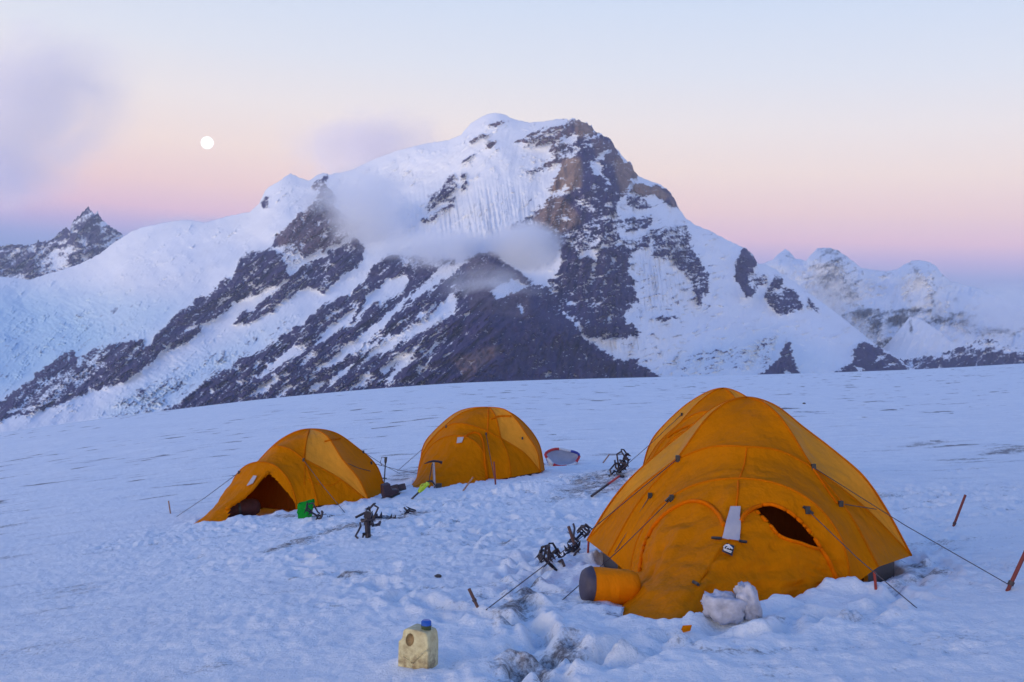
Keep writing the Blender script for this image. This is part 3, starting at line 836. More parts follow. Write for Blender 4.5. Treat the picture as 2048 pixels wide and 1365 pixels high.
ROCKB = blur(blur(np.clip(rock, 0, 1), 9), 7)
relief('mountain', MAIN_TOP, M_MTN, 1330, 352, -280, 1915, [(-300, 925), (0, 905), (700, 830), (1000, 800), (1915, 806)], [(-300, 7600), (200, 7300), (520, 6600), (980, 6300), (1350, 6200), (1600, 6000), (1915, 5200)], [(-300, 4300), (300, 4000), (950, 3900), (1915, 4400)], .85, 66, 3.0, rock_field, main_bump, use_blue_tint=True)


def rocky(base, seed, holes=(), k=1.0):
    def fn(px, py):
        m = np.full(np.shape(px), base, float)
        for w, (hx, hy, rx, ry) in holes:
            m = m + w * np.exp(-((px - hx) / rx) ** 2 - ((py - hy) / ry) ** 2)
        a2 = px - .25 * py; c2 = py + .45 * px
        return m + k * (.40 * fbm(a2 / 30, c2 / 9, 4, seed) + .3 * fbm(px / 12, py / 10, 4, seed + 2) + .3 * fbm(px / 5, py / 4.5, 3, seed + 4))
    return fn


# jagged rock peak beyond the glacier, far left
relief('rock_peak', [(-300, 520), (-150, 500), (-40, 486), (0, 492), (30, 489), (60, 490), (80, 484), (100, 482), (118, 466), (128, 458), (140, 458), (148, 440), (160, 430), (170, 422), (177, 416), (184, 423), (190, 430), (195, 421), (200, 436), (212, 446), (222, 455), (240, 466), (262, 480), (300, 500), (340, 520)], M_MTN, 420, 120, -280, 335, [(-300, 640), (335, 620)], [(-300, 9300), (340, 9300)], [(-300, 8000), (340, 8000)], 1.0, 110, 4.0,
       rocky(.74, 101, ((-.7, (115, 525, 22, 26)), (-.6, (205, 448, 9, 5)), (-.45, (140, 500, 16, 8)), (-.7, (240, 560, 50, 60)), (-.9, (40, 590, 120, 30)), (-.4, (60, 500, 40, 6)), (-.5, (250, 490, 25, 14)))), None, 700, 100)
# far snow range on the right
def range_bump(px, py, t):
    d = 0
    for x0, y0, sl, A, w in ((1570, 500, -.25, 420, 26), (1645, 496, .9, 480, 34), (1645, 496, -.35, 300, 40), (1834, 522, -.55, 380, 34), (1850, 522, .35, 420, 30), (1760, 545, .1, -260, 40), (1940, 580, .5, 300, 50), (1700, 600, .7, 260, 30)):
        d = d - A * np.exp(-((px - (x0 + sl * (py - y0))) / (w + np.clip(py - y0, 0, 200) * .25)) ** 2) * sstep((py - y0 + 6) / 40)
    return d


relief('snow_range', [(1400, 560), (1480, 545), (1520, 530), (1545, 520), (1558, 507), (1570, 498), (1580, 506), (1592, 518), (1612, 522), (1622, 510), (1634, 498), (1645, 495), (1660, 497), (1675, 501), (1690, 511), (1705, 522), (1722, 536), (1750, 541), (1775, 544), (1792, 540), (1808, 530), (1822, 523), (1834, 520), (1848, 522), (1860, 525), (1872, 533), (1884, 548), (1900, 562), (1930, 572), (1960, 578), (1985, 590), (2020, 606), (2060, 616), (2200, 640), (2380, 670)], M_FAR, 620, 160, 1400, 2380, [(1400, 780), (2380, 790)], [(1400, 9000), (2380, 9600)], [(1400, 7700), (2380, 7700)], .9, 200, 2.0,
       rocky(.12, 121, ((.62, (1728, 628, 30, 12)), (.55, (1750, 650, 16, 16)), (.70, (1795, 640, 28, 16)), (.5, (1830, 622, 30, 6)), (.55, (1885, 642, 40, 9)), (.4, (1925, 628, 24, 6)), (.34, (1866, 585, 5, 30)), (.30, (1668, 530, 34, 26)), (.26, (1700, 580, 34, 30)), (.25, (1578, 512, 8, 14)), (.3, (1660, 503, 20, 6)), (.4, (1990, 662, 60, 9)), (.45, (1770, 690, 26, 16)), (.3, (1834, 545, 14, 12)), (.22, (1640, 560, 30, 20))), .55), range_bump, 900, 120)  # broad faint spots on the second peak paint its shaded facet grey; others are rock
# small snow pyramid in front of it
relief('snow_peak', [(1690, 745), (1750, 712), (1775, 688), (1795, 664), (1810, 646), (1818, 636), (1824, 628), (1832, 636), (1845, 641), (1862, 652), (1880, 664), (1900, 682), (1925, 694), (1960, 706), (2010, 730)], M_FAR, 330, 90, 1690, 2010, [(1690, 790), (2010, 790)], [(1690, 7600), (2010, 7600)], [(1690, 6900), (2010, 6900)], 1.0, 60, 1.5,
       rocky(.08, 131, ((.6, (1822, 655, 4, 14)), (.5, (1768, 718, 16, 10)), (.45, (1826, 632, 7, 6)), (.3, (1890, 672, 16, 5))), .4), None, 500, 130)
# low dark ridge at the right end of the snowfield
relief('dark_ridge', [(1780, 745), (1800, 722), (1830, 716), (1860, 712), (1890, 706), (1915, 698), (1935, 688), (1955, 681), (1975, 679), (1990, 682), (2010, 689), (2030, 696), (2048, 697), (2100, 690), (2200, 670), (2390, 660)], M_MTN, 520, 90, 1780, 2380, [(1780, 800), (2380, 800)], [(1780, 6000), (2380, 6300)], [(1780, 5300), (2380, 5300)], 1.0, 60, 3.0,
       rocky(.62, 141, ((-.42, (1990, 690, 60, 7)), (-.4, (1880, 712, 40, 5)), (-.3, (2035, 700, 40, 5)), (.35, (1960, 725, 110, 14)))), None, 500, 140)


# ------------------------------------------------------------------ tents
def catmull(pts, n, flat=False):
    p = [np.array(q, float) for q in pts]
    g0 = 2 * p[0] - p[1]
    if flat: g0[2] = p[1][2]
    p = [g0] + p + [2 * p[-1] - p[-2]]
    o = []
    for i in range(1, len(p) - 2):
        for k in range(12):
            t = k / 12
            o.append(.5 * (2 * p[i] + (p[i + 1] - p[i - 1]) * t + (2 * p[i - 1] - 5 * p[i] + 4 * p[i + 1] - p[i + 2]) * t * t + (3 * p[i] - p[i - 1] - 3 * p[i + 1] + p[i + 2]) * t ** 3))
    o.append(p[-2])
    return resample(o, n)


def resample(pts, n):
    p = np.array(pts, float)
    s = np.concatenate([[0], np.cumsum(np.linalg.norm(np.diff(p, axis=0), axis=1))])
    q = np.linspace(0, s[-1], n)
    return np.stack([np.interp(q, s, p[:, i]) for i in range(3)], 1)


def arch(a, top, b, n):
    a, top, b = map(lambda q: np.array(q, float), (a, top, b))
    m = (a + b) / 2
    t = np.linspace(0, math.pi, n * 4)
    e = 2 / 2.15
    return resample(m + np.outer(-np.sign(np.cos(t)) * np.abs(np.cos(t)) ** e, (b - a) / 2) + np.outer(np.sin(t) ** e, top - m), n)


def patch(c0, c1, nt, sag, centre, seed, wrinkle=.010, sagpow=1.0):
    """cloth stretched between two curves of the same length (n x 3), bellying towards the inside of the tent"""
    n = len(c0)
    t = np.linspace(0, 1, nt)
    V = c0[None] * (1 - t)[:, None, None] + c1[None] * t[:, None, None]
    ds = np.gradient(V, axis=1); dt = np.gradient(V, axis=0)
    nr = np.cross(ds, dt); ln = np.linalg.norm(nr, axis=2, keepdims=True)
    nr = np.where(ln > 1e-9, nr / np.maximum(ln, 1e-9), 0)
    sg = np.sign(((V - np.array(centre)) * nr).sum(2, keepdims=True)); nr = nr * np.where(sg == 0, 1, sg)
    s = np.linspace(0, 1, n)
    prof = (4 * t * (1 - t))[:, None] ** sagpow * (np.clip(4 * s * (1 - s), 0, 1) ** .5)[None]
    span = np.linalg.norm(c1 - c0, axis=1)[None, :]
    off = -sag * prof * span
    ss, tt = np.meshgrid(s, t)
    w = (fbm(ss * 9 + seed * 3.3, tt * 2.2 + seed, 3, seed) * .7 + fbm(ss * 4 + tt * 6, tt * 3 - ss * 3, 2, seed + 5) * .6) * wrinkle
    off = off + w * (np.clip(6 * tt * (1 - tt), 0, 1)) * np.clip(8 * ss * (1 - ss), 0, 1)
    return V + nr * off[..., None]


def project(V):
    return np.stack([CX + F * V[..., 0] / V[..., 1], CY - F * (V[..., 2] - EYE) / V[..., 1]], -1)


def in_poly(q, poly):
    x, y = q[..., 0], q[..., 1]; ins = np.zeros(x.shape, bool)
    for i in range(len(poly)):
        ax, ay = poly[i]; bx, by = poly[(i + 1) % len(poly)]
        if ay == by: continue
        ins ^= ((ay > y) != (by > y)) & (x < (bx - ax) * (y - ay) / (by - ay) + ax)
    return ins


def z1(*p): return [(1040 + .42 * a, 750 + .42 * b) for a, b in p]
def z2(*p): return [(360 + .2441 * a, 800 + .2441 * b) for a, b in p]
def z3(*p): return [(780 + .2344 * a, 780 + .2344 * b) for a, b in p]


TENT_LABEL = {1: 'large orange dome tent nearest the camera with half-open door', 2: 'leftmost orange dome tent, its vestibule open and a green bag at the door',
              3: 'closed middle orange dome tent with an ice axe planted at its front', 4: 'orange tent mostly hidden behind the large front tent, only its top and one side showing'}


class Cloth:
    pass


def surface_hit(bvh, px, py):
    d = Vector(((px - CX) / F, 1, (CY - py) / F)).normalized()
    h = bvh.ray_cast(Vector((0, 0, EYE)), d)
    return h


def build_tent(t, hole=None):
    T = TENTS[t]
    A = {k: loc2w(t, v) for k, v in T.items()}
    ox, oy, f = POSE[t]
    root = thing('dome_tent', (ox, oy, float(ground_base(np.array([ox]), np.array([oy]))[0])), TENT_LABEL[t], 'tent', 'orange dome tents in the snow camp')
    ctr = loc2w(t, (0, .35, .35))
    n = 40 if t == 1 else 24
    allv, allf = [], []

    def cloth(name, V, mat=M_FAB, delete=None, label=None, keep=True):
        r, c = V.shape[:2]
        fc = grid_faces(r, c)
        vv = V.reshape(-1, 3)
        if delete is not None:
            cen = project(vv)[fc].mean(1)
            fc = fc[~in_poly(cen, delete)]
        o = mesh_obj(name, vv, fc, mat, root, True)
        if label: o['label'] = label
        if keep:
            b = len(allv) and sum(len(q) for q in allv)
            allv.append(vv); allf.append(fc + (b or 0))
        return o

    def sl(w): return A[w]
    def mid(a, b, up, outw=0.0):
        m = (A[a] + A[b]) / 2; d = m - ctr; d[2] = 0; d /= np.linalg.norm(d) + 1e-9
        return m + d * outw + np.array([0, 0, up])
    bz, bo = {1: (.45, .0), 2: (1.0, .9), 3: (1.35, 1.2), 4: (.9, .6)}[t]
    curves = {}
    for sd in (0, 1):
        q = (lambda s: s if sd == 0 else (s.lower() if s in 'CVMSKGF' else s))
        H, C, Mm, Ss, K, G, Fo = [q(s) for s in 'HCMSKGF']
        HC = catmull([A['H'], mid('H', C, .118 if t == 1 else bz * .085, bo * .03), A[C]], n, True)
        CM = catmull([A[C], mid(C, Mm, .045, bo * .07), A[Mm]], n)
        HCM = np.concatenate([HC, CM[1:]])
        sp = [mid('H', Ss, bz * .125, bo * .03)]
        if t == 1:
            dz = A['H'][2] - A[Ss][2]
            sp = []
            for k, dr in ((.25, .10), (.5, .385), (.75, .67)):
                q3 = A['H'] * (1 - k) + A[Ss] * k; q3[2] = A['H'][2] - dr * dz; sp.append(q3)
        HSM = resample(catmull([A['H'], *sp, A[Ss], mid(Ss, Mm, .03, bo * .07), A[Mm]], 4 * n, True), len(HCM))
        HKG = resample(catmull([A['H'], mid('H', K, .085, .03), A[K], mid(K, G, .06, .09), A[G]], 4 * n, True), len(HCM))
        CF = catmull([A[C], mid(C, Fo, .04, .03 + bo * .06), A[Fo]], n)
        curves[sd] = dict(HC=HC, CM=CM, HCM=HCM, HSM=HSM, HKG=HKG, CF=CF)
        cloth('roof_panel', patch(HCM, HSM, 14, .09, ctr, 3 + sd), M_FAB_SKYLIT)
        # lower side between the front hoop and the pole to the corner; its hem hangs clear of the snow
        hem = catmull([A[Fo], (A[Fo] + A[Mm]) / 2 + np.array([0, 0, .05]), A[Mm]], 16)
        P4 = patch(CF, CM, 18, .035, ctr, 7 + sd)
        cloth('side_panel', P4)
        cloth('rear_side_panel', patch(HSM, HKG, 18, .06, ctr, 11 + sd))
        # dark floor cloth showing under the raised hem
        a = A[Fo] * .93 + ctr * .07; b = A[Mm] * .90 + ctr * .10; g2 = A[G] * .92 + ctr * .08
        top = np.array([a, b, g2]); top[:, 2] = np.array([A[Fo][2], A[Mm][2], A[G][2]]) + np.array([.06, .10, .05]); bot = top.copy(); bot[:, 2] -= .34
        bb = MB().add([*top, *bot], [(0, 1, 4, 3), (1, 2, 5, 4)])
        bb.build('floor_edge', M_FLOOR, root)
    L_, R_ = curves[1], curves[0]
    brow = resample(catmull([A['c'], mid('c', 'E', .045), A['E'], mid('E', 'C', .045), A['C']], 4 * n), 2 * n - 1)
    top2 = np.concatenate([L_['HC'][::-1], R_['HC'][1:]])
    # front roof triangle: the two poles from the apex down to the hoop, then the brow of the hoop
    tri = np.linspace(0, 1, 22)
    V = np.zeros((22, n, 3))
    for i, k in enumerate(tri):
        a = np.array([np.interp(k, np.linspace(0, 1, n), L_['HC'][:, j]) for j in range(3)])
        b = np.array([np.interp(k, np.linspace(0, 1, n), R_['HC'][:, j]) for j in range(3)])
        s = np.linspace(0, 1, n)
        row = a * (1 - s)[:, None] + b * s[:, None]
        br = resample(brow, n) - (A['c'] * (1 - s)[:, None] + A['C'] * s[:, None])
        V[i] = row + br * (k ** 1.5) + np.array([0, 0, -.06]) * (4 * k * (1 - k)) * (4 * s * (1 - s))[:, None]
    cloth('front_roof_panel', V)
    fullhoop = np.concatenate([L_['CF'][::-1], brow[1:-1], R_['CF']])
    nh = 121 if t == 1 else 61
    fullhoop = resample(fullhoop, nh)
    vest = arch(A['v'], A['T'], A['V'], nh)
    cloth('front_panel', patch(fullhoop, vest, 20, .09, ctr, 21))
    hem = resample(catmull(hem_pts(t), 8 * nh), nh)
    hem[:, 2] -= .015
    nv = 90 if t == 1 else 60
    VV = patch(vest, hem, nv, .05, loc2w(t, (0, -.6, .1)), 25, wrinkle=.034 if t == 1 else .02)
    # gathered folds at the hem
    ss = np.linspace(0, 1, nh)
    kk = np.linspace(0, 1, nv)
    fold = (pn(ss * 22, ss * 0, 33)[None] * (kk ** 3)[:, None] * .07 + fbm(ss[None] * 15 + kk[:, None] * 2.0, kk[:, None] * 1.3 + ss[None] * 0, 3, 39) * (kk * (1.25 - kk))[:, None] * .10)
    dirn = loc2w(t, (0, -1, 0)) - loc2w(t, (0, 0, 0)); dirn[2] = 0
    VV = VV + fold[..., None] * dirn
    vst = cloth('vestibule', VV, M_FAB, hole)
    # rear: hoop, end panel, tail
    rb = resample(catmull([A['k'], mid('k', 'B', .04), A['B'], mid('B', 'K', .04), A['K']], 4 * n), 2 * n - 1)
    HKl = catmull([A['H'], mid('H', 'k', .085, .03), A['k']], n, True); HKr = catmull([A['H'], mid('H', 'K', .085, .03), A['K']], n, True)
    V = np.zeros((14, n, 3))
    for i, k in enumerate(np.linspace(0, 1, 14)):
        a = np.array([np.interp(k, np.linspace(0, 1, n), HKl[:, j]) for j in range(3)])
        b = np.array([np.interp(k, np.linspace(0, 1, n), HKr[:, j]) for j in range(3)])
        s = np.linspace(0, 1, n)
        V[i] = a * (1 - s)[:, None] + b * s[:, None] + (resample(rb, n) - (A['k'] * (1 - s)[:, None] + A['K'] * s[:, None])) * k ** 1.5
    cloth('rear_roof_panel', V)
    kg = lambda a, b: catmull([A[a], mid(a, b, .04, .08), A[b]], n)
    rh = resample(np.concatenate([kg('k', 'g')[::-1], rb[1:-1], kg('K', 'G')]), 61)
    rhem = resample(catmull([A['g'], loc2w(t, (-.5, 1.85, 0)), A['R'], loc2w(t, (.5, 1.85, 0)), A['G']], 300), 61)
    rhem[:, 2] -= .015
    cloth('rear_vestibule', patch(rh, rhem, 20, .05, loc2w(t, (0, 1.2, .1)), 31))
    # pole sleeves along every pole
    pr = .0085 if t == 1 else .012
    for cv in (curves[0]['HCM'], curves[1]['HCM'], curves[0]['HSM'], curves[1]['HSM'], curves[0]['HKG'], curves[1]['HKG'], fullhoop, vest, rh):
        MB().tube(resample(cv, 40), pr, 6).build('pole_sleeve', M_SLEEVE, root, True)
    # inner tent: dark body behind the vestibule
    s = np.linspace(0, 1, nh)
    inn = fullhoop * .9 + ctr * .1
    base = np.outer(1 - s, A['f']) + np.outer(s, A['F']); base = base * .9 + ctr * .1; base[:, 2] = A['F'][2] - .15
    o = mesh_obj('inner_tent', patch(inn, base, 8, 0, ctr, 3, 0).reshape(-1, 3), grid_faces(8, nh), M_INNER if t == 1 else M_INNERO, root, True)
    root_data = Cloth()
    root_data.root, root_data.A, root_data.ctr = root, A, ctr
    vs = np.concatenate(allv); fs = np.concatenate(allf)
    root_data.bvh = BVHTree.FromPolygons([tuple(v) for v in vs], [tuple(int(i) for i in q) for q in fs])
    root_data.vest, root_data.hem, root_data.hoop = vest, hem, fullhoop
    return root_data


def on_cloth(td, pts, lift=.008, n=None):
    o = []
    for px, py in pts:
        h = surface_hit(td.bvh, px, py)
        if h[0] is None: continue
        nn = h[1]
        if nn.dot(Vector((0, 0, EYE)) - h[0]) < 0: nn = -nn
        o.append(np.array(h[0] + nn * lift))
    return o


def dense(pts, m=6):
    o = []
    for a, b in zip(pts[:-1], pts[1:]):
        for k in range(m):
            o.append((a[0] + (b[0] - a[0]) * k / m, a[1] + (b[1] - a[1]) * k / m))
    return o + [pts[-1]]


def smooth2(pts, m=8):
    p = [np.array([a, b, 0.0]) for a, b in pts]
    return [(q[0], q[1]) for q in catmull(p, len(pts) * m)]


def seam(td, pts, r, mat, name='seam', lift=.004, smooth=True):
    q = on_cloth(td, smooth2(pts) if smooth else dense(pts), lift)
    if len(q) > 2:
        return MB().tube(q, r, 6).build(name, mat, td.root, True)


def guy(td, a, b, r=.0032, lift=.01, endz=None):
    """cord from a point on the fly to a point on the snow (photo pixels)"""
    q = on_cloth(td, [a], lift)
    if not q: return
    e = gd(*b) if endz is None else endz
    e = np.array(e)
    m = (q[0] + e) / 2 - np.array([0, 0, .02])
    MB().tube([q[0], q[0] * .5 + m * .5, m, m * .5 + e * .5, e], r, 5).build('guy_line', M_CORD, td.root)
    MB().box(q[0], (.03, .03, .05)).build('guy_clip', M_BLACK, td.root)
    return q[0], e


HOLE1 = z1((1115, 638), (1140, 626), (1165, 622), (1215, 625), (1255, 640), (1290, 662), (1330, 695), (1365, 732), (1398, 775), (1428, 822), (1400, 822), (1330, 798), (1270, 782), (1225, 757), (1190, 712), (1150, 672))
t1 = build_tent(1, HOLE1)
HOLE2 = z2((730, 608), (775, 640), (820, 690), (880, 760), (945, 850), (960, 960), (395, 975), (405, 890), (480, 845), (560, 790), (620, 715), (670, 655))
t2 = build_tent(2, HOLE2)
t3 = build_tent(3)
t4 = build_tent(4)

# --- details of the near tent
W1 = .012
seam(t1, z1((572, 935), (585, 850), (612, 770), (652, 705), (705, 655), (765, 618), (820, 603), (870, 608), (915, 632), (950, 672), (972, 720)), .016, M_FABD, 'door_zip')
seam(t1, z1((1052, 700), (1075, 662), (1105, 640), (1120, 633)), .016, M_FABD, 'door_zip')
seam(t1, z1((1428, 826), (1470, 890), (1500, 960), (1520, 1020)), .016, M_FABD, 'door_zip')
seam(t1, z1((1118, 640), (1150, 674), (1190, 714), (1225, 759), (1270, 784), (1330, 800), (1400, 824), (1426, 826)), .012, M_FABD, 'door_edge')
seam(t1, z1((1114, 636), (1165, 620), (1215, 623), (1290, 660), (1365, 730), (1428, 820)), .014, M_FABD, 'door_edge')
seam(t1, z1((1040, 505), (1038, 560), (1030, 628)), .006, M_FABD, 'seam')
seam(t1, z1((1080, 350), (1068, 430), (1045, 495)), .005, M_FABD, 'seam')
seam(t1, z1((1390, 442), (1430, 500), (1470, 560), (1510, 615)), .008, M_FABD, 'seam')


def cloth_quad(td, pts, name, mat, lift, rows=6, label=None):
    """flat piece sewn onto the fly: four photo corners, dropped onto the cloth"""
    (a, b, c, d) = [np.array(p) for p in pts]
    V = []
    for i in range(rows):
        for j in range(rows):
            s, t = j / (rows - 1), i / (rows - 1)
            q = (a * (1 - s) + b * s) * (1 - t) + (d * (1 - s) + c * s) * t
            h = on_cloth(td, [q], lift)
            V.append(h[0] if h else V[-1])
    return mesh_obj(name, V, grid_faces(rows, rows), mat, td.root, True)


cloth_quad(t1, z1((1003, 632), (1050, 632), (1046, 797), (963, 785)), 'mesh_strip', M_GREYSTRIP, .012, 8)
lg = cloth_quad(t1, z1((973, 808), (1019, 826), (1010, 877), (965, 853)), 'logo_patch', M_BLACK, .02, 4)
M_LOGO = simple_mat('white_print', (.62, .62, .66), .6, .05)


def logo_curve(pts, r):
    q = on_cloth(t1, z1(*pts), .026)
    if len(q) > 1: MB().tube(q, r, 5).build('logo_mark', M_LOGO, t1.root)


logo_curve([(978, 838), (985, 829), (995, 826), (1003, 832), (1008, 843)], .006)
logo_curve([(986, 842), (991, 835), (998, 836), (1003, 844)], .005)
logo_curve([(975, 845), (990, 851), (1006, 858)], .0035)
logo_curve([(975, 851), (988, 857), (1003, 864)], .003)
for a, b in (((920, 785), (960, 789)), ((1043, 800), (1077, 804)), ((822, 997), (852, 1011)), ((700, 610), (728, 582)), ((1345, 632), (1392, 668))):
    q = on_cloth(t1, z1(a, ((a[0] + b[0]) / 2, (a[1] + b[1]) / 2), b), .016)
    if len(q) > 1: MB().tube(q, .010, 6).build('strap', M_BLACK, t1.root)
G1 = [((1626, 936), (2018, 1170)), ((1731, 957), (1906, 1051)), ((1614, 1022), (1834, 1217)), ((1357, 919), (972, 1221)), ((1345, 999), (1124, 1201)), ((1680, 1010), (1790, 1042))]
for a, b in G1[:5]: guy(t1, a, b)
for (a, b) in (((1302, 993), (1232, 1105)), ((1680, 1010), (1751, 1019))):
    q = on_cloth(t1, [a, b], .012)
    if len(q) == 2: MB().tube(q, .003, 5).build('guy_line', M_CORD, t1.root); MB().box(q[0], (.03, .03, .04)).build('guy_clip', M_BLACK, t1.root)
# vent hood on the hidden tent and red corner loops of the near one
seam(t4, z1((705, 300), (740, 275), (790, 250), (825, 240)), .020, M_SLEEVE, 'vent_hood', .012)
for px, py in ((1176, 1092), (1216, 1120), (1752, 1166)):
    g = gd(px, py + 14)
    MB().tube([g + np.array([.01, .06, .10]), g + np.array([0, 0, .0])], .009, 6).build('corner_loop', simple_mat('red_webbing', (.28, .03, .015)), t1.root)

# --- left tent
seam(t2, z2((1062, 255), (1035, 350), (1025, 480), (1022, 600), (1020, 700)), .006, M_SLEEVE)
seam(t2, z2((1185, 345), (1240, 330), (1310, 318)), .016, M_SLEEVE, 'vent_hood', .01)
seam(t2, z2((1380, 525), (1460, 560), (1560, 585)), .006, M_CORD, 'guy_line')
seam(t2, z2((1050, 650), (1130, 690), (1240, 700), (1310, 660)), .005, M_FABD)
for a, b in (((479, 946), (352, 1034)), ((726, 905), (800, 948)), ((742, 927), (850, 950)), ((607, 921), (690, 1026))):
    guy(t2, a, b, .005)
# rolled door edge and the grey strip on it
q = [P(*z2((395 + 0, 905))[0], 0)] if False else None
edge = [loc2w(2, p) for p in ((-.58, -1.55, .05), (-.40, -1.30, .32), (-.22, -1.02, .52), (-.05, -.74, .70))]


def cloth_ray(td, px, py, lift=.0):
    h = surface_hit(td.bvh, px, py)
    return h


rim = on_cloth(t2, z2((385, 905), (440, 860), (520, 808), (590, 745), (640, 680), (690, 625), (735, 600)), .02)
if len(rim) > 2: MB().tube(rim, .030, 8).build('rolled_door', M_FAB, t2.root, True)
cloth_quad(t2, z2((605, 628), (632, 630), (600, 690), (550, 712)), 'mesh_strip', M_GREYSTRIP, .02, 5)
# --- middle tent
seam(t3, z3((840, 160), (838, 240), (832, 340), (828, 380)), .010, M_FABD)
seam(t3, z3((640, 402), (680, 376), (720, 366), (760, 376), (788, 420), (800, 500), (808, 600), (818, 700), (828, 785)), .024, M_FABD, 'door_edge')
seam(t3, z3((862, 252), (910, 235), (960, 226), (1035, 228)), .020, M_SLEEVE, 'vent_hood', .012)
cloth_quad(t3, z3((578, 412), (632, 408), (615, 455), (570, 462)), 'mesh_strip', M_GREYSTRIP, .02, 5)
for a, b in (((893, 854), (795, 942)), ((1078, 864), (1150, 900)), ((1086, 880), (1112, 908)), ((972, 869), (991, 968)), ((1045, 877), (1090, 930))):
    guy(t3, a, b, .006)
for a, b in (((1364, 830), (1228, 952)),):
    guy(t4, a, b, .005)


# ------------------------------------------------------------------ things in the camp
def copy_tree(o, parent=None):
    c = o.copy(); COL.objects.link(c); c.parent = parent
    for ch in [q for q in bpy.data.objects if q.parent is o]:
        copy_tree(ch, c)
    return c


def lathe(prof, n=20, M=None, wob=0.0, seed=0):
    v = []; f = []
    for i, (r, z) in enumerate(prof):
        for k in range(n):
            a = 2 * math.pi * k / n
            rr = r * (1 + wob * float(fbm(np.array([math.cos(a) * 1.7 + seed]), np.array([math.sin(a) * 1.7 + z * 6]), 3, seed)[0]))
            p = Vector((rr * math.cos(a), rr * math.sin(a), z))
            v.append(M @ p if M else p)
    for i in range(len(prof) - 1):
        for k in range(n):
            f.append((i * n + k, i * n + (k + 1) % n, (i + 1) * n + (k + 1) % n, (i + 1) * n + k))
    return v, f


def stick(name, a, b, r, mat, label, cat, group=None, taper=1.0, deep=.10):
    """upright stake: photo pixels of its top and of its foot in the snow"""
    foot = gd(*b); d = foot[1]
    top = P(a[0], a[1], d * 1.0)
    ax = (top - foot) / np.linalg.norm(top - foot)
    root = thing(name, foot, label, cat, group)
    MB().tube([foot - ax * deep, foot + (top - foot) * .5, top], [r, r, r * taper], 8).build('shaft', mat, root, False)
    return root, foot, top


SG = 'stakes and wands stuck in the snow'
st, ft, tp = stick('wooden_stake', (938, 1178), (955, 1214), .010, M_BROWN, 'short dark wooden stake leaning in the snow behind the jerry can', 'stake', SG)
MB().tube([ft + (tp - ft) * .30, ft + (tp - ft) * .42], .014, 8).build('cord_wrap', M_CORD, st)
st, ft, tp = stick('red_stake', (1931, 990), (1907, 1053), .013, M_REDWOOD, 'slanted red stake holding the farther guy line beside the large tent', 'stake', SG)
MB().tube([ft + (tp - ft) * .05, ft + (tp - ft) * .12], .017, 8).build('cord_wrap', M_CORD, st)
st, ft, tp = stick('red_stake', (2068, 1068), (2015, 1182), .013, M_REDWOOD, 'long slanted red stake at the right edge, holding the nearer guy line', 'stake', SG)
MB().tube([ft + (tp - ft) * .10, ft + (tp - ft) * .17], .020, 8).build('cord_wrap', M_CORD, st)
stick('bamboo_wand', (337, 1002), (341, 1028), .012, M_BAMBOO, 'thin short wand standing alone out from the nose of the open tent', 'stake', SG)
stick('bamboo_wand', (1219, 909), (1206, 926), .014, M_BAMBOO, 'thin pale wand between the colourful sack and the hidden tent', 'stake', SG)
stick('bamboo_wand', (946, 955), (926, 982), .013, M_BAMBOO, 'pale wand slanting in front of the middle tent door', 'stake', SG)
stick('tent_pole_section', (988, 924), (991, 969), .014, M_REDWOOD, 'thin dark pole standing against the side of the middle tent', 'pole')
st, ft, tp = stick('snow_picket', (448, 1006), (453, 1036), .020, M_ALU, 'grey metal picket standing in the mouth of the open tent', 'picket', SG)

# trekking pole with grip and wrist strap
st, ft, tp = stick('trekking_pole', (771, 925), (768, 968), .012, M_BLACK, 'black trekking pole standing in the snow behind the open tent', 'trekking pole')
ax = (tp - ft) / np.linalg.norm(tp - ft)
MB().tube([tp - ax * .02, tp + ax * .03, tp + ax * .08, tp + ax * .10], [.018, .026, .026, .03], 8).build('grip', M_BLACK, st)
MB().tube([tp + ax * .09, tp + np.array([-.07, 0, .10]), tp + np.array([-.10, 0, .0]), tp + np.array([-.07, 0, -.06])], .008, 6).build('wrist_strap', M_CORD, st)
MB().tube([ft + ax * .10, ft + ax * .115], [.05, .05], 10).build('basket', M_BLACK, st)

# ice axe planted beside the middle tent door
foot = gd(870, 976); d = foot[1]; top = P(867, 925, d)
st = thing('ice_axe', foot, 'ice axe with dark T-shaped head planted upright by the middle tent front corner', 'ice axe', 'ice tools')
MB().tube([foot - np.array([0, 0, .12]), top], .020, 8).build('shaft', M_ALU, st)
hb = [top + np.array(q) for q in ((-.16, .02, -.03), (-.08, .01, .005), (0, 0, .02), (.08, -.01, .015), (.15, -.02, -.005))]
MB().tube(hb, [.006, .016, .022, .020, .028], 6).build('head', M_STEEL, st)
MB().tube([top + np.array([-.02, -.02, -.02]), top + np.array([-.06, -.03, -.25]), top + np.array([-.09, -.03, -.42]), top + np.array([-.02, -.03, -.48]), foot + np.array([.03, -.04, .06])], .010, 6).build('leash', M_CORD, st)
MB().box(foot + np.array([.07, -.05, .04]), (.10, .05, .08)).build('webbing_bundle', M_BLACK, st)

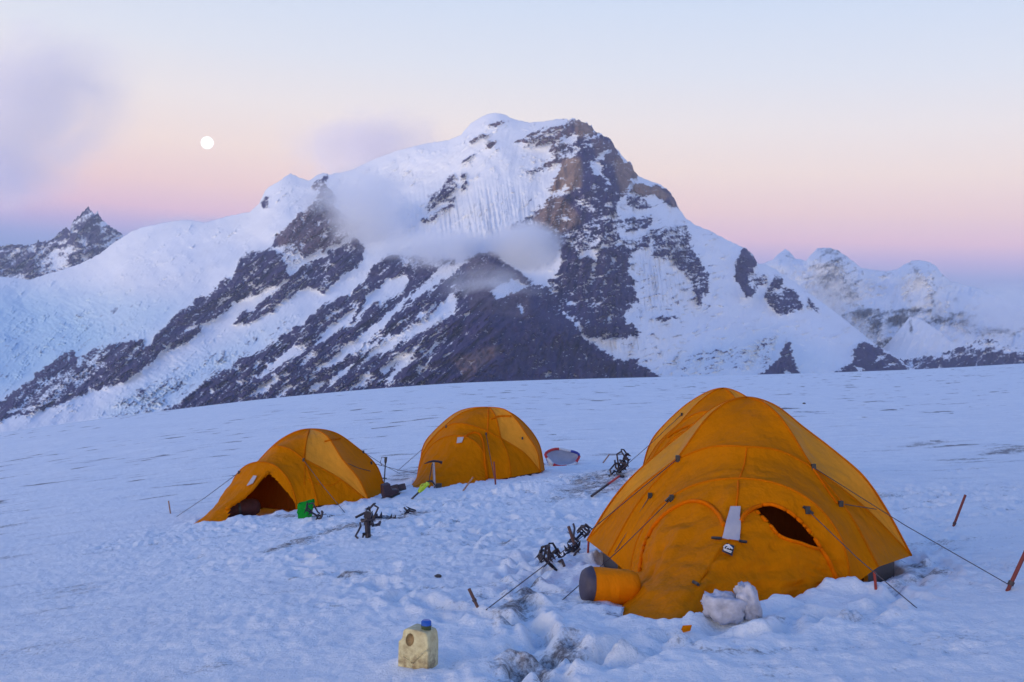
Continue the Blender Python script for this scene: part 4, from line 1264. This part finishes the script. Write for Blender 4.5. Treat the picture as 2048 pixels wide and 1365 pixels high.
# green-gripped axe
M_LIME = simple_mat('lime_grip', (.36, .52, .02), .5)
a = gd(824, 999); b = P(857, 966, a[1] * .998)
st = thing('ice_axe', a, 'ice axe with lime green grip leaning in the snow by the middle tent', 'ice axe', 'ice tools')
MB().tube([a - (b - a) * .2, a + (b - a) * .45], .014, 8).build('shaft', M_STEEL, st)
MB().tube([a + (b - a) * .42, a + (b - a) * .6, a + (b - a) * .8, b], [.024, .034, .030, .034], 8).build('grip', M_LIME, st)
MB().tube([b + np.array([-.03, 0, .02]), b + np.array([.05, -.02, .03]), b + np.array([.10, -.02, -.03])], [.008, .02, .008], 6).build('head', M_STEEL, st)
MB().tube([b, b + np.array([-.10, -.05, -.02]), a + (b - a) * .5 + np.array([-.03, -.06, 0])], .010, 5).build('leash', M_LIME, st)

# red-handled axe lying on the snow
M_RED = simple_mat('red_paint', (.50, .02, .02), .45)
a = gd(1183, 997); b = gd(1240, 968) + np.array([0, 0, .12]); a = a + np.array([0, 0, .03])
st = thing('ice_axe', a, 'red-shafted ice axe lying on the snow beside the large tent', 'ice axe', 'ice tools')
MB().tube([a, a + (b - a) * .55], .018, 8).build('spike', M_STEEL, st)
MB().tube([a + (b - a) * .5, b], .018, 8).build('shaft', M_RED, st)
MB().tube([b + np.array([-.04, .12, .02]), b, b + np.array([.04, -.12, 0])], [.012, .03, .02], 6).build('head', M_STEEL, st)


# crampons: one built with its parts, then copied
def make_crampon():
    root = thing('crampon', (0, 0, 0), '', 'crampon', 'steel crampons about the camp')
    fp = MB()
    fp.tube([(.05, -.045, .06), (.11, -.048, .06), (.16, -.02, .062), (.16, .02, .062), (.11, .048, .06), (.05, .045, .06), (.05, -.045, .06)], .012, 5)
    fp.tube([(.09, -.046, .06), (.09, .046, .06)], .010, 5)
    fp.build('front_frame', M_STEEL, root)
    hp = MB()
    hp.tube([(-.05, -.036, .06), (-.12, -.036, .06), (-.14, 0, .06), (-.12, .036, .06), (-.05, .036, .06), (-.05, -.036, .06)], .012, 5)
    hp.build('heel_frame', M_STEEL, root)
    MB().tube([(-.06, 0, .058), (.07, 0, .058)], .014, 5).build('linking_bar', M_STEEL, root)
    for x, y in ((.06, -.047), (.11, -.05), (.06, .047), (.11, .05), (-.06, -.038), (-.06, .038), (-.125, -.034), (-.125, .034)):
        MB().spike((x, y, .062), (.05, y * 2.5, -1), .022, .07).build('spike', M_STEEL, root)
    for y in (-.02, .02):
        MB().spike((.155, y, .062), (1, 0, -.5), .018, .065).build('front_point', M_STEEL, root)
    MB().tube([(-.12, -.036, .06), (-.16, -.03, .12), (-.165, 0, .14), (-.16, .03, .12), (-.12, .036, .06)], .010, 5).build('heel_bail', M_STEEL, root)
    MB().tube([(.10, -.05, .065), (.09, -.045, .13), (.06, 0, .15), (.09, .045, .12), (.10, .05, .065)], .014, 5).build('strap', M_CORD, root)
    MB().tube([(-.14, 0, .13), (-.10, .05, .16), (-.03, .07, .11), (.03, .09, .07), (.07, .13, .05)], .012, 5).build('strap', M_CORD, root)
    return root


CR = [((1090, 1144), (.4, .7, .7), .05, 'spiky dark crampon lowest in the pile on the guy line beside the large tent', .92), ((1108, 1128), (-.6, .5, 1.9), .05, 'dark crampon second from the bottom of the pile beside the large tent', .9), ((1128, 1110), (2.9, -.4, .8), .08, 'dark crampon in the middle of the pile beside the large tent', .9), ((1153, 1084), (.9, -.5, .8), .06, 'dark crampon uppermost in the pile, under the corner of the large tent', .9),
      ((733, 1052), (.2, 1.35, .3), .10, 'dark crampon hanging point-down on a post in front of the open tent', 1.0), ((741, 1072), (-.3, -1.2, 1.2), .09, 'dark crampon at the foot of the post in front of the open tent', .95),
      ((768, 1032), (2.8, .3, .6), .05, 'crampon lying in the dirty snow just beyond the gear post', 1.15), ((800, 1028), (2.2, .5, 2.2), .05, 'crampon lying farthest from the open tent in the dirty snow', 1.1),
      ((624, 1036), (.3, .6, .2), .03, 'dark crampon on the snow next to the green bag', .95), ((656, 1033), (2.8, .2, 1.4), .03, 'crampon lying along the hem of the open tent past the green bag', .95),
      ((1240, 950), (.7, -.8, .4), .08, 'dark crampon lower in the pile beside the hidden tent', 1.25), ((1254, 942), (-.6, 1.0, 2.0), .12, 'crampon on top of the gear pile beside the hidden tent', 1.25)]
cr0 = make_crampon()
for i, (p, e, up, lab, sc) in enumerate(CR):
    o = cr0 if i == 0 else copy_tree(cr0)
    g = gd(*p)
    o.location = (g[0], g[1], g[2] + up - .03); o.rotation_euler = e; o.scale = (sc, sc, sc)
    o['label'] = lab
st, ft, tp = stick('snow_picket', (1137, 1053), (1150, 1094), .014, M_BROWN, 'brown picket sticking up out of the crampon pile beside the large tent', 'picket', SG)
MB().tube([ft + np.array([.02, 0, .12]), ft + np.array([.10, .02, .20]), ft + np.array([.17, .03, .14]), ft + np.array([.15, 0, .05])], .008, 6).build('webbing_sling', M_CORD, st, True)
st, ft, tp = stick('gear_post', (734, 1024), (736, 1076), .030, M_STEEL, 'short dark post hung with crampons in front of the open tent', 'post', SG)
MB().tube([tp, tp + np.array([-.12, .0, -.06])], .014, 6).build('cross_spike', M_STEEL, st)
MB().box(tp + np.array([.01, 0, -.03]), (.07, .06, .07), Matrix.Rotation(.3, 3, 'Y')).build('clamp', M_STEEL, st)

# boots behind the open tent
M_BOOT = simple_mat('dark_boot', (.045, .022, .030), .5, .3, 40)


def make_boot():
    root = thing('boot', (0, 0, 0), '', 'boot', 'boots behind the open tent')
    prof = [(-.10, .03), (.10, .03), (.17, .035), (.19, .06), (.16, .095), (.09, .115), (.05, .14), (.045, .25), (-.085, .26), (-.105, .12)]
    v = [(x, y, z) for y in (-.05, .05) for x, z in prof]; n = len(prof)
    f = [tuple(range(n - 1, -1, -1)), tuple(range(n, 2 * n))] + [(i, (i + 1) % n, n + (i + 1) % n, n + i) for i in range(n)]
    o = MB().add(v, f).build('upper', M_BOOT, root)
    bv = o.modifiers.new('round', 'BEVEL'); bv.width = .025; bv.segments = 3
    o = MB().box((.03, 0, .015), (.31, .11, .03)).build('sole', M_BLACK, root)
    bv = o.modifiers.new('round', 'BEVEL'); bv.width = .01; bv.segments = 2
    MB().tube([(.05, -.052, .15), (.06, 0, .16), (.05, .052, .15)], .01, 5).build('lace', M_CORD, root)
    return root


b0 = make_boot()
for i, (p, e, lab) in enumerate([((778, 996), (.2, -.3, .6), 'dark upright boot in the snow at the rear of the open tent'), ((790, 985), (1.3, -.25, .2), 'dark boot tipped on its side behind the upright one')]):
    o = b0 if i == 0 else copy_tree(b0)
    g = gd(*p); o.location = (g[0], g[1], g[2] + (.0 if i == 0 else .05)); o.rotation_euler = e; o['label'] = lab; o.scale = (1.0, 1.0, 1.0)

# orange stuff sack with a dark end, against the large tent
M_SACK = fabric_mat('sack_nylon', (.76, .20, .002), trans=.05, wr=.4)
M_SACKEND = simple_mat('sack_dark_end', (.045, .038, .065), .6)
g = gd(1206, 1206)
ctr = np.array([g[0] + .09, g[1] + .16, g[2] + .065])
axv = Vector((-.97, -.22, .10)).normalized()
Mx = axv.to_track_quat('Z', 'Y').to_matrix()
st = thing('stuff_sack', (ctr[0], ctr[1], g[2]), 'fat orange stuff sack with a dark end lying against the large tent', 'sack')
pr = [(q * .82, z) for q, z in ((.09, -.15), (.125, -.13), (.140, -.08), (.138, 0), (.142, .10), (.139, .165))]
v, f = lathe(pr, 26, Mx, .07, 3); MB().add([Vector(ctr) + p for p in v], f).build('body', M_SACK, st, True)
pr = [(q * .82, z) for q, z in ((.1385, .163), (.136, .19), (.118, .212), (.07, .222), (.001, .225))]
v, f = lathe(pr, 26, Mx, .05, 3); MB().add([Vector(ctr) + p for p in v], f).build('end_panel', M_SACKEND, st, True)
v, f = lathe([(.1155, .160), (.1205, .166), (.1155, .172)], 26, Mx, .06, 3); MB().add([Vector(ctr) + p for p in v], f).build('end_seam', M_SACKEND, st, True)

# blocks of snow weighing down the vestibule hem
M_SNOWB = simple_mat('packed_snow', (.42, .42, .49), .8, .22, 22, bump=1.0)


def snow_block(px, py, sx, sy, sz, rot, label, seed, lift=0.0):
    g = gd(px, py)
    n1, n2 = 28, 18
    v = []
    for i in range(n2):
        ph = -math.pi / 2 + math.pi * i / (n2 - 1)
        for k in range(n1):
            th = 2 * math.pi * k / n1
            p = Vector((math.cos(ph) * math.cos(th), math.cos(ph) * math.sin(th), math.sin(ph)))
            m = max(abs(p.x), abs(p.y), abs(p.z)); p = p * (.55 + .45 / m * .80)
            q = 1 + .30 * float(fbm(np.array([p.x * 1.9 + seed + p.z]), np.array([p.y * 1.5 + p.z * 1.3]), 4, seed)[0])
            p = Vector((p.x * sx * q, p.y * sy * q, p.z * sz * q))
            v.append(rot @ p)
    f = [(i * n1 + k, i * n1 + (k + 1) % n1, (i + 1) * n1 + (k + 1) % n1, (i + 1) * n1 + k) for i in range(n2 - 1) for k in range(n1)]
    c = Vector((g[0], g[1], g[2] + sz * .75 + lift))
    o = mesh_obj('snow_block', [p for p in v], f, M_SNOWB, None, True)
    o.location = c
    return tag(o, label, 'snow block', 'snow blocks on the tent hem')


snow_block(1446, 1238, .125, .10, .085, Matrix.Rotation(.12, 3, 'Y'), 'wide rounded block of grey snow holding down the large tent vestibule', 4)
snow_block(1497, 1236, .065, .085, .115, Matrix.Rotation(-.25, 3, 'Y'), 'upright slab of snow beside the wide block on the large tent hem', 9)

# jerry can
import bmesh


def jerry_can():
    m, t, b = new_mat('cream_plastic')
    co = node(t, 'ShaderNodeTexCoord').outputs['Object']
    n1 = noise_tex(t, co, 18, 6, .65); n2 = noise_tex(t, co, 55, 4, .6)
    c = mix_rgb(t, map_range(t, n1, .42, .66), (.62, .55, .30), (.40, .31, .15))
    sp = node(t, 'ShaderNodeSeparateXYZ'); t.links.new(co, sp.inputs[0])
    grime = node(t, 'ShaderNodeMath', operation='MULTIPLY'); t.links.new(map_range(t, n2, .40, .62), grime.inputs[0]); t.links.new(map_range(t, sp.outputs['Z'], .02, .12, .85, .12), grime.inputs[1])
    c = mix_rgb(t, grime.outputs[0], c, (.20, .13, .06))
    t.links.new(c, b.inputs['Base Color']); b.inputs['Roughness'].default_value = .5
    b.inputs['Subsurface Weight'].default_value = .08; b.inputs['Subsurface Radius'].default_value = (.02, .015, .008)
    mb = simple_mat('grubby_grip', (.30, .20, .085), .6, .3, 60)
    g = gd(836, 1328)
    root = thing('jerry_can', (0, 0, 0), 'small grubby cream plastic jerry can with blue cap standing on the snow', 'jerry can')
    prof = [(-.083, 0), (.083, 0), (.083, .122), (.076, .168), (.066, .184), (.028, .190), (-.040, .192), (-.058, .180), (-.064, .140), (-.083, .124)]
    n = len(prof); dp = .055
    v = [(x, y, z) for y in (-dp, dp) for x, z in prof]
    f = [tuple(range(n)), tuple(range(2 * n - 1, n - 1, -1))] + [((i + 1) % n, i, n + i, n + (i + 1) % n) for i in range(n)]
    bm = bmesh.new()
    vs = [bm.verts.new(p) for p in v]
    for q in f: bm.faces.new([vs[i] for i in q])
    bmesh.ops.recalc_face_normals(bm, faces=bm.faces)
    bmesh.ops.bevel(bm, geom=list(bm.edges), offset=.012, segments=3, profile=.6, affect='EDGES', clamp_overlap=True)
    me = bpy.data.meshes.new('body'); bm.to_mesh(me); bm.free()
    me.materials.append(m); me.materials.append(mb)
    body = bpy.data.objects.new('body', me); COL.objects.link(body)
    cm = bpy.data.meshes.new('cutter'); bm = bmesh.new(); bmesh.ops.create_uvsphere(bm, u_segments=28, v_segments=14, radius=1.0); bm.to_mesh(cm); bm.free(); cm.materials.append(mb)
    cut = bpy.data.objects.new('cutter', cm); COL.objects.link(cut)
    for yy in (-.066, .066):
        cut.location = (-.018, yy, .140); cut.scale = (.024, .034, .034); cut.rotation_euler = (0, .22, 0)
        md = body.modifiers.new('b', 'BOOLEAN'); md.object = cut; md.operation = 'DIFFERENCE'; md.solver = 'EXACT'; md.material_mode = 'TRANSFER'
        bpy.context.view_layer.update()
        nm = bpy.data.meshes.new_from_object(body.evaluated_get(bpy.context.evaluated_depsgraph_get()))
        body.modifiers.clear(); body.data = nm
    bpy.data.objects.remove(cut)
    for p in body.data.polygons: p.use_smooth = True
    body.data.name = 'body'
    body.parent = root
    me = body.data
    try: me.set_sharp_from_angle(angle=math.radians(35))
    except Exception: pass
    # raised seam across the lower front, neck and ridged blue cap
    MB().tube([(.000, -.0555, .030), (.030, -.0565, .062), (.055, -.0565, .090), (.080, -.0555, .105)], .004, 6).build('moulded_rib', m, root, True)
    MB().tube([(-.083, -.045, .060), (-.040, -.0565, .050), (.000, -.0565, .030)], .003, 6).build('moulded_rib', m, root, True)
    v, f = lathe([(.024, .182), (.024, .200), (.026, .201), (.026, .206), (.001, .206)], 20); MB().add([Vector((.040, 0, 0)) + p for p in v], f).build('neck', simple_mat('olive_ring', (.05, .07, .03)), root, True)
    pr = []; v = []; nn = 36
    for r, z in ((.0235, .203), (.0235, .224), (.019, .230), (.001, .231)):
        for k in range(nn):
            rr = r * (1 + (.05 if k % 2 else 0) * (z < .228)); v.append((.040 + rr * math.cos(2 * math.pi * k / nn), rr * math.sin(2 * math.pi * k / nn), z))
    f = [(i * nn + k, i * nn + (k + 1) % nn, (i + 1) * nn + (k + 1) % nn, (i + 1) * nn + k) for i in range(3) for k in range(nn)]
    MB().add(v, f).build('cap', simple_mat('blue_cap', (.012, .085, .42), .35), root)
    root.location = (g[0], g[1], g[2] - .012); root.rotation_euler = (0, math.radians(1.5), math.radians(-24))
    root.scale = (.98, .98, .98)


jerry_can()

# green bag at the door of the open tent
M_GREEN = fabric_mat('green_bag', (.008, .26, .03), trans=.1, wr=.8)
g = gd(609, 1036)
root = thing('green_bag', g, 'bright green crumpled bag standing at the door of the open tent', 'bag')
v = []
n1, n2 = 24, 12
for i in range(n2):
    z = i / (n2 - 1)
    for k in range(n1):
        th = 2 * math.pi * k / n1
        c, s = math.cos(th), math.sin(th)
        e = 1 / max(abs(c), abs(s)) ** .7
        w = (.095 + .012 * z) * (1 + .34 * float(fbm(np.array([c * 2 + 3]), np.array([s * 2 + z * 4]), 3, 5)[0]))
        v.append((g[0] + .01 + w * c * e * .92 + .03 * z, g[1] - .08 + w * s * e * .7, g[2] - .03 + z * .27 + (.03 * c if i == n2 - 1 else 0)))
f = [(i * n1 + k, i * n1 + (k + 1) % n1, (i + 1) * n1 + (k + 1) % n1, (i + 1) * n1 + k) for i in range(n2 - 1) for k in range(n1)]
MB().add(v, f).build('body', M_GREEN, root, True)
top = v[-n1:]
cc = np.array(top).mean(0) + np.array([0, 0, -.05])
MB().add(top + [tuple(cc)], [(k, (k + 1) % n1, n1) for k in range(n1)]).build('crumpled_mouth', M_GREEN, root, True)

# dark duffel bag inside the open tent
M_DUF = simple_mat('dark_maroon_cloth', (.06, .018, .018), .8, .4, 12, bump=.5)
c2 = loc2w(2, (-.12, -1.0, .09))
root = thing('duffel_bag', c2, 'dark maroon duffel bag just inside the mouth of the open tent', 'bag')
Mx = Vector((.9, .4, .1)).to_track_quat('Z', 'Y').to_matrix()
v, f = lathe([(.02, -.34), (.09, -.32), (.13, -.26), (.14, 0), (.13, .24), (.09, .31), (.02, .34)], 18, Mx, .12, 7)
MB().add([Vector(c2) + p for p in v], f).build('body', M_DUF, root, True)
v, f = lathe([(.145, -.02), (.150, 0), (.145, .02)], 18, Mx, .12, 7)
MB().add([Vector(c2) + p for p in v], f).build('strap', M_BLACK, root, True)
# open sack of red, white and blue panels beside the middle tent
g = gd(1122, 932)
M_BLUE = simple_mat('blue_cloth', (.03, .04, .30), .6)
M_WHITE = simple_mat('white_cloth', (.62, .62, .66), .6)
M_LINER = simple_mat('pale_grey_liner', (.34, .37, .48), .6, .12, 6)
root = thing('open_sack', g, 'open sack with pale inside and red, white and blue rim lying beside the middle tent', 'sack')
axv = Vector((.30, -.62, .72)).normalized()
Mx = axv.to_track_quat('Z', 'Y').to_matrix()
ctr = Vector((g[0] + .04, g[1] + .20, g[2] + .16))
n = 32
prof = [(.10, -.26), (.22, -.20), (.28, -.08), (.30, .0)]


def ring(r, z, k):
    a = 2 * math.pi * k / n
    w = 1 + .07 * math.sin(a * 3 + 1) + .04 * math.sin(a * 5)
    return ctr + Mx @ Vector((r * math.cos(a) * w * 1.3, r * math.sin(a) * w * .80, z))


cols = [M_RED, M_WHITE, M_RED, M_BLUE, M_WHITE, M_RED, M_RED, M_WHITE]
for sgm in range(8):
    mb = MB(); v = []; f = []
    ks = range(sgm * 4, sgm * 4 + 5)
    for r, z in prof:
        for k in ks: v.append(ring(r, z, k))
    for i in range(3):
        for k in range(4): f.append((i * 5 + k, i * 5 + k + 1, (i + 1) * 5 + k + 1, (i + 1) * 5 + k))
    mb.add(v, f).build('panel', cols[sgm], root, True)
    MB().tube([ring(.30, 0, k) for k in ks], .03, 6).build('rim_piece', cols[(sgm + 3) % 8], root, True)
v = []; f = []
pl = [(.285, -.005), (.26, -.07), (.20, -.13), (.10, -.16), (.005, -.17)]
for r, z in pl:
    for k in range(n): v.append(ring(r, z, k))
for i in range(len(pl) - 1):
    for k in range(n): f.append((i * n + k, i * n + (k + 1) % n, (i + 1) * n + (k + 1) % n, (i + 1) * n + k))
MB().add(v, f).build('liner', M_LINER, root, True)

# small loose bits
M_STONE = simple_mat('dark_stone', (.05, .045, .05), .8, .3, 30)
for p, r, lab in (((1608, 808), .08, 'small dark stone alone on the upper snowfield above the large tent'), ((876, 1154), .028, 'dark scrap of stone on the open snow between the jerry can and the gear post')):
    g = gd(*p)
    v, f = lathe([(.01, -.3), (.8, -.25), (1.0, .05), (.6, .45), (.01, .55)], 9, None, .35, int(p[0]) % 17)
    o = mesh_obj('stone', [q * r for q in v], f, M_STONE, None, False); o.location = (g[0], g[1], g[2] + r * .15)
    tag(o, lab, 'stone')
# orange pull tab in front of the large tent
g = gd(1372, 1266)
v = [(-.045, 0, .005), (.03, -.02, .03), (.045, .01, .06), (-.02, .03, .05), (-.045, .0, .012), (.03, -.02, .037), (.045, .01, .067), (-.02, .03, .057)]
o = mesh_obj('fabric_tab', [np.array(p) for p in v], [(3, 2, 1, 0), (4, 5, 6, 7), (0, 1, 5, 4), (1, 2, 6, 5), (2, 3, 7, 6), (3, 0, 4, 7)], M_FAB)
o.scale = (.7, .7, .7); o.location = (g[0], g[1], g[2] - .008); tag(o, 'small orange fabric tab poking out of the snow before the large tent', 'tab')


# ------------------------------------------------------------------ air: haze, mist on the mountain, clouds, moon
def haze_box():
    m = bpy.data.materials.new('haze_air'); m.use_nodes = True
    t = m.node_tree; t.nodes.clear()
    pv = node(t, 'ShaderNodeVolumePrincipled')
    pv.inputs['Color'].default_value = (.82, .87, 1.0, 1)
    pv.inputs['Density'].default_value = 2.9e-5
    pv.inputs['Anisotropy'].default_value = 0.0
    o = node(t, 'ShaderNodeOutputMaterial')
    t.links.new(pv.outputs[0], o.inputs['Volume'])
    b = MB().box((0, 0, (-830 + 1500) / 2), (27600, 27600, 1500 + 830))
    tag(b.build('haze', m), kind='stuff')


haze_box()


def cloud(name, px, py, d, rx, ry, rz, dens, scale, seed, rot=0.0, thr=.42, soft=.35, col=(.95, .965, 1.0)):
    """a bank of vapour: an ellipsoid filled with noise that thins towards its rim (radii rx, ry in photo pixels at that range, rz metres deep)"""
    m = bpy.data.materials.new(name + '_vapour'); m.use_nodes = True
    t = m.node_tree; t.nodes.clear()
    co = node(t, 'ShaderNodeTexCoord').outputs['Object']
    ln = node(t, 'ShaderNodeVectorMath', operation='LENGTH'); t.links.new(co, ln.inputs[0])
    mp = node(t, 'ShaderNodeMapping'); mp.inputs['Location'].default_value = (seed * 3.1, seed * 1.7, seed * .9); mp.inputs['Scale'].default_value = (scale * rx / max(ry, 1) * .8, scale, scale)
    t.links.new(co, mp.inputs[0])
    nn = node(t, 'ShaderNodeTexNoise'); nn.inputs['Scale'].default_value = 1.0; nn.inputs['Detail'].default_value = 7; nn.inputs['Roughness'].default_value = .62; nn.inputs['Distortion'].default_value = .8
    t.links.new(mp.outputs[0], nn.inputs['Vector']); nz = nn.outputs['Fac']
    ad = node(t, 'ShaderNodeMath', operation='MULTIPLY_ADD')
    t.links.new(ln.outputs['Value'], ad.inputs[0]); ad.inputs[1].default_value = -.62; t.links.new(nz, ad.inputs[2])
    f = map_range(t, ad.outputs[0], thr - .42, thr - .42 + soft)
    rim = map_range(t, ln.outputs['Value'], .30, 1.0, 1, 0)
    mu = node(t, 'ShaderNodeMath', operation='MULTIPLY'); t.links.new(f, mu.inputs[0]); t.links.new(rim, mu.inputs[1])
    m2 = node(t, 'ShaderNodeMath', operation='MULTIPLY'); t.links.new(mu.outputs[0], m2.inputs[0]); m2.inputs[1].default_value = dens
    pv = node(t, 'ShaderNodeVolumePrincipled')
    pv.inputs['Color'].default_value = (*col, 1)
    t.links.new(m2.outputs[0], pv.inputs['Density'])
    o = node(t, 'ShaderNodeOutputMaterial'); t.links.new(pv.outputs[0], o.inputs['Volume'])
    import bmesh
    bm = bmesh.new(); bmesh.ops.create_icosphere(bm, subdivisions=3, radius=1.0)
    me = bpy.data.meshes.new(name); bm.to_mesh(me); bm.free()
    me.materials.append(m)
    ob = bpy.data.objects.new(name, me); COL.objects.link(ob)
    ob.location = P(px, py, d)
    ob.scale = (rx * d / F, rz, ry * d / F)
    ob.rotation_euler = (0, math.radians(rot), 0)
    return tag(ob, kind='stuff')


# mist lying on the mountain face (inside the haze)
cloud('mist', 905, 498, 5000, 215, 62, 330, .013, 1.6, 1, rot=0)
cloud('mist', 1052, 512, 4900, 92, 82, 190, .040, 1.0, 2, rot=0, thr=.18)
cloud('mist', 735, 430, 5600, 130, 130, 350, .013, 1.3, 3)
cloud('mist', 980, 590, 4350, 150, 90, 160, .009, 1.4, 4)
cloud('mist', 1180, 600, 4800, 150, 95, 260, .0045, 1.4, 14)
cloud('mist', 640, 400, 5900, 90, 60, 200, .004, 1.5, 5)
cloud('mist', 2010, 620, 7600, 150, 75, 600, .0035, 1.3, 6)
cloud('mist', 380, 455, 7600, 170, 34, 300, .004, 1.4, 7)
cloud('mist', 1640, 600, 7400, 170, 80, 500, .0008, 1.4, 8)
# clouds in the sky behind it all
cloud('cloud', 735, 300, 26000, 230, 120, 1200, .0018, 2.2, 9, col=(.84, .82, .88))
cloud('cloud', 40, 230, 30000, 340, 240, 1800, .0014, 2.6, 10, rot=-30, col=(.78, .79, .86))
cloud('cloud', -20, 350, 30000, 210, 120, 1800, .0007, 2.4, 16, col=(.62, .66, .84))

# full moon
import bmesh
bm = bmesh.new(); bmesh.ops.create_uvsphere(bm, u_segments=48, v_segments=24, radius=1.0)
me = bpy.data.meshes.new('moon'); bm.to_mesh(me); bm.free()
for p in me.polygons: p.use_smooth = True
m, t, b = new_mat('moon_surface')
co = node(t, 'ShaderNodeTexCoord').outputs['Object']
c = mix_rgb(t, map_range(t, noise_tex(t, co, 1.6, 4), .40, .62), (.86, .83, .78), (1.0, .98, .93))
b.inputs['Base Color'].default_value = (.1, .1, .1, 1)
t.links.new(c, b.inputs['Emission Color']); b.inputs['Emission Strength'].default_value = 1.3
me.materials.append(m)
mo = bpy.data.objects.new('moon', me); COL.objects.link(mo)
mo.location = P(414.5, 286, 70000); mo.scale = [12.6 * 70000 / F] * 3
tag(mo, 'round white full moon in the pink evening sky above the snow ridge', 'moon')
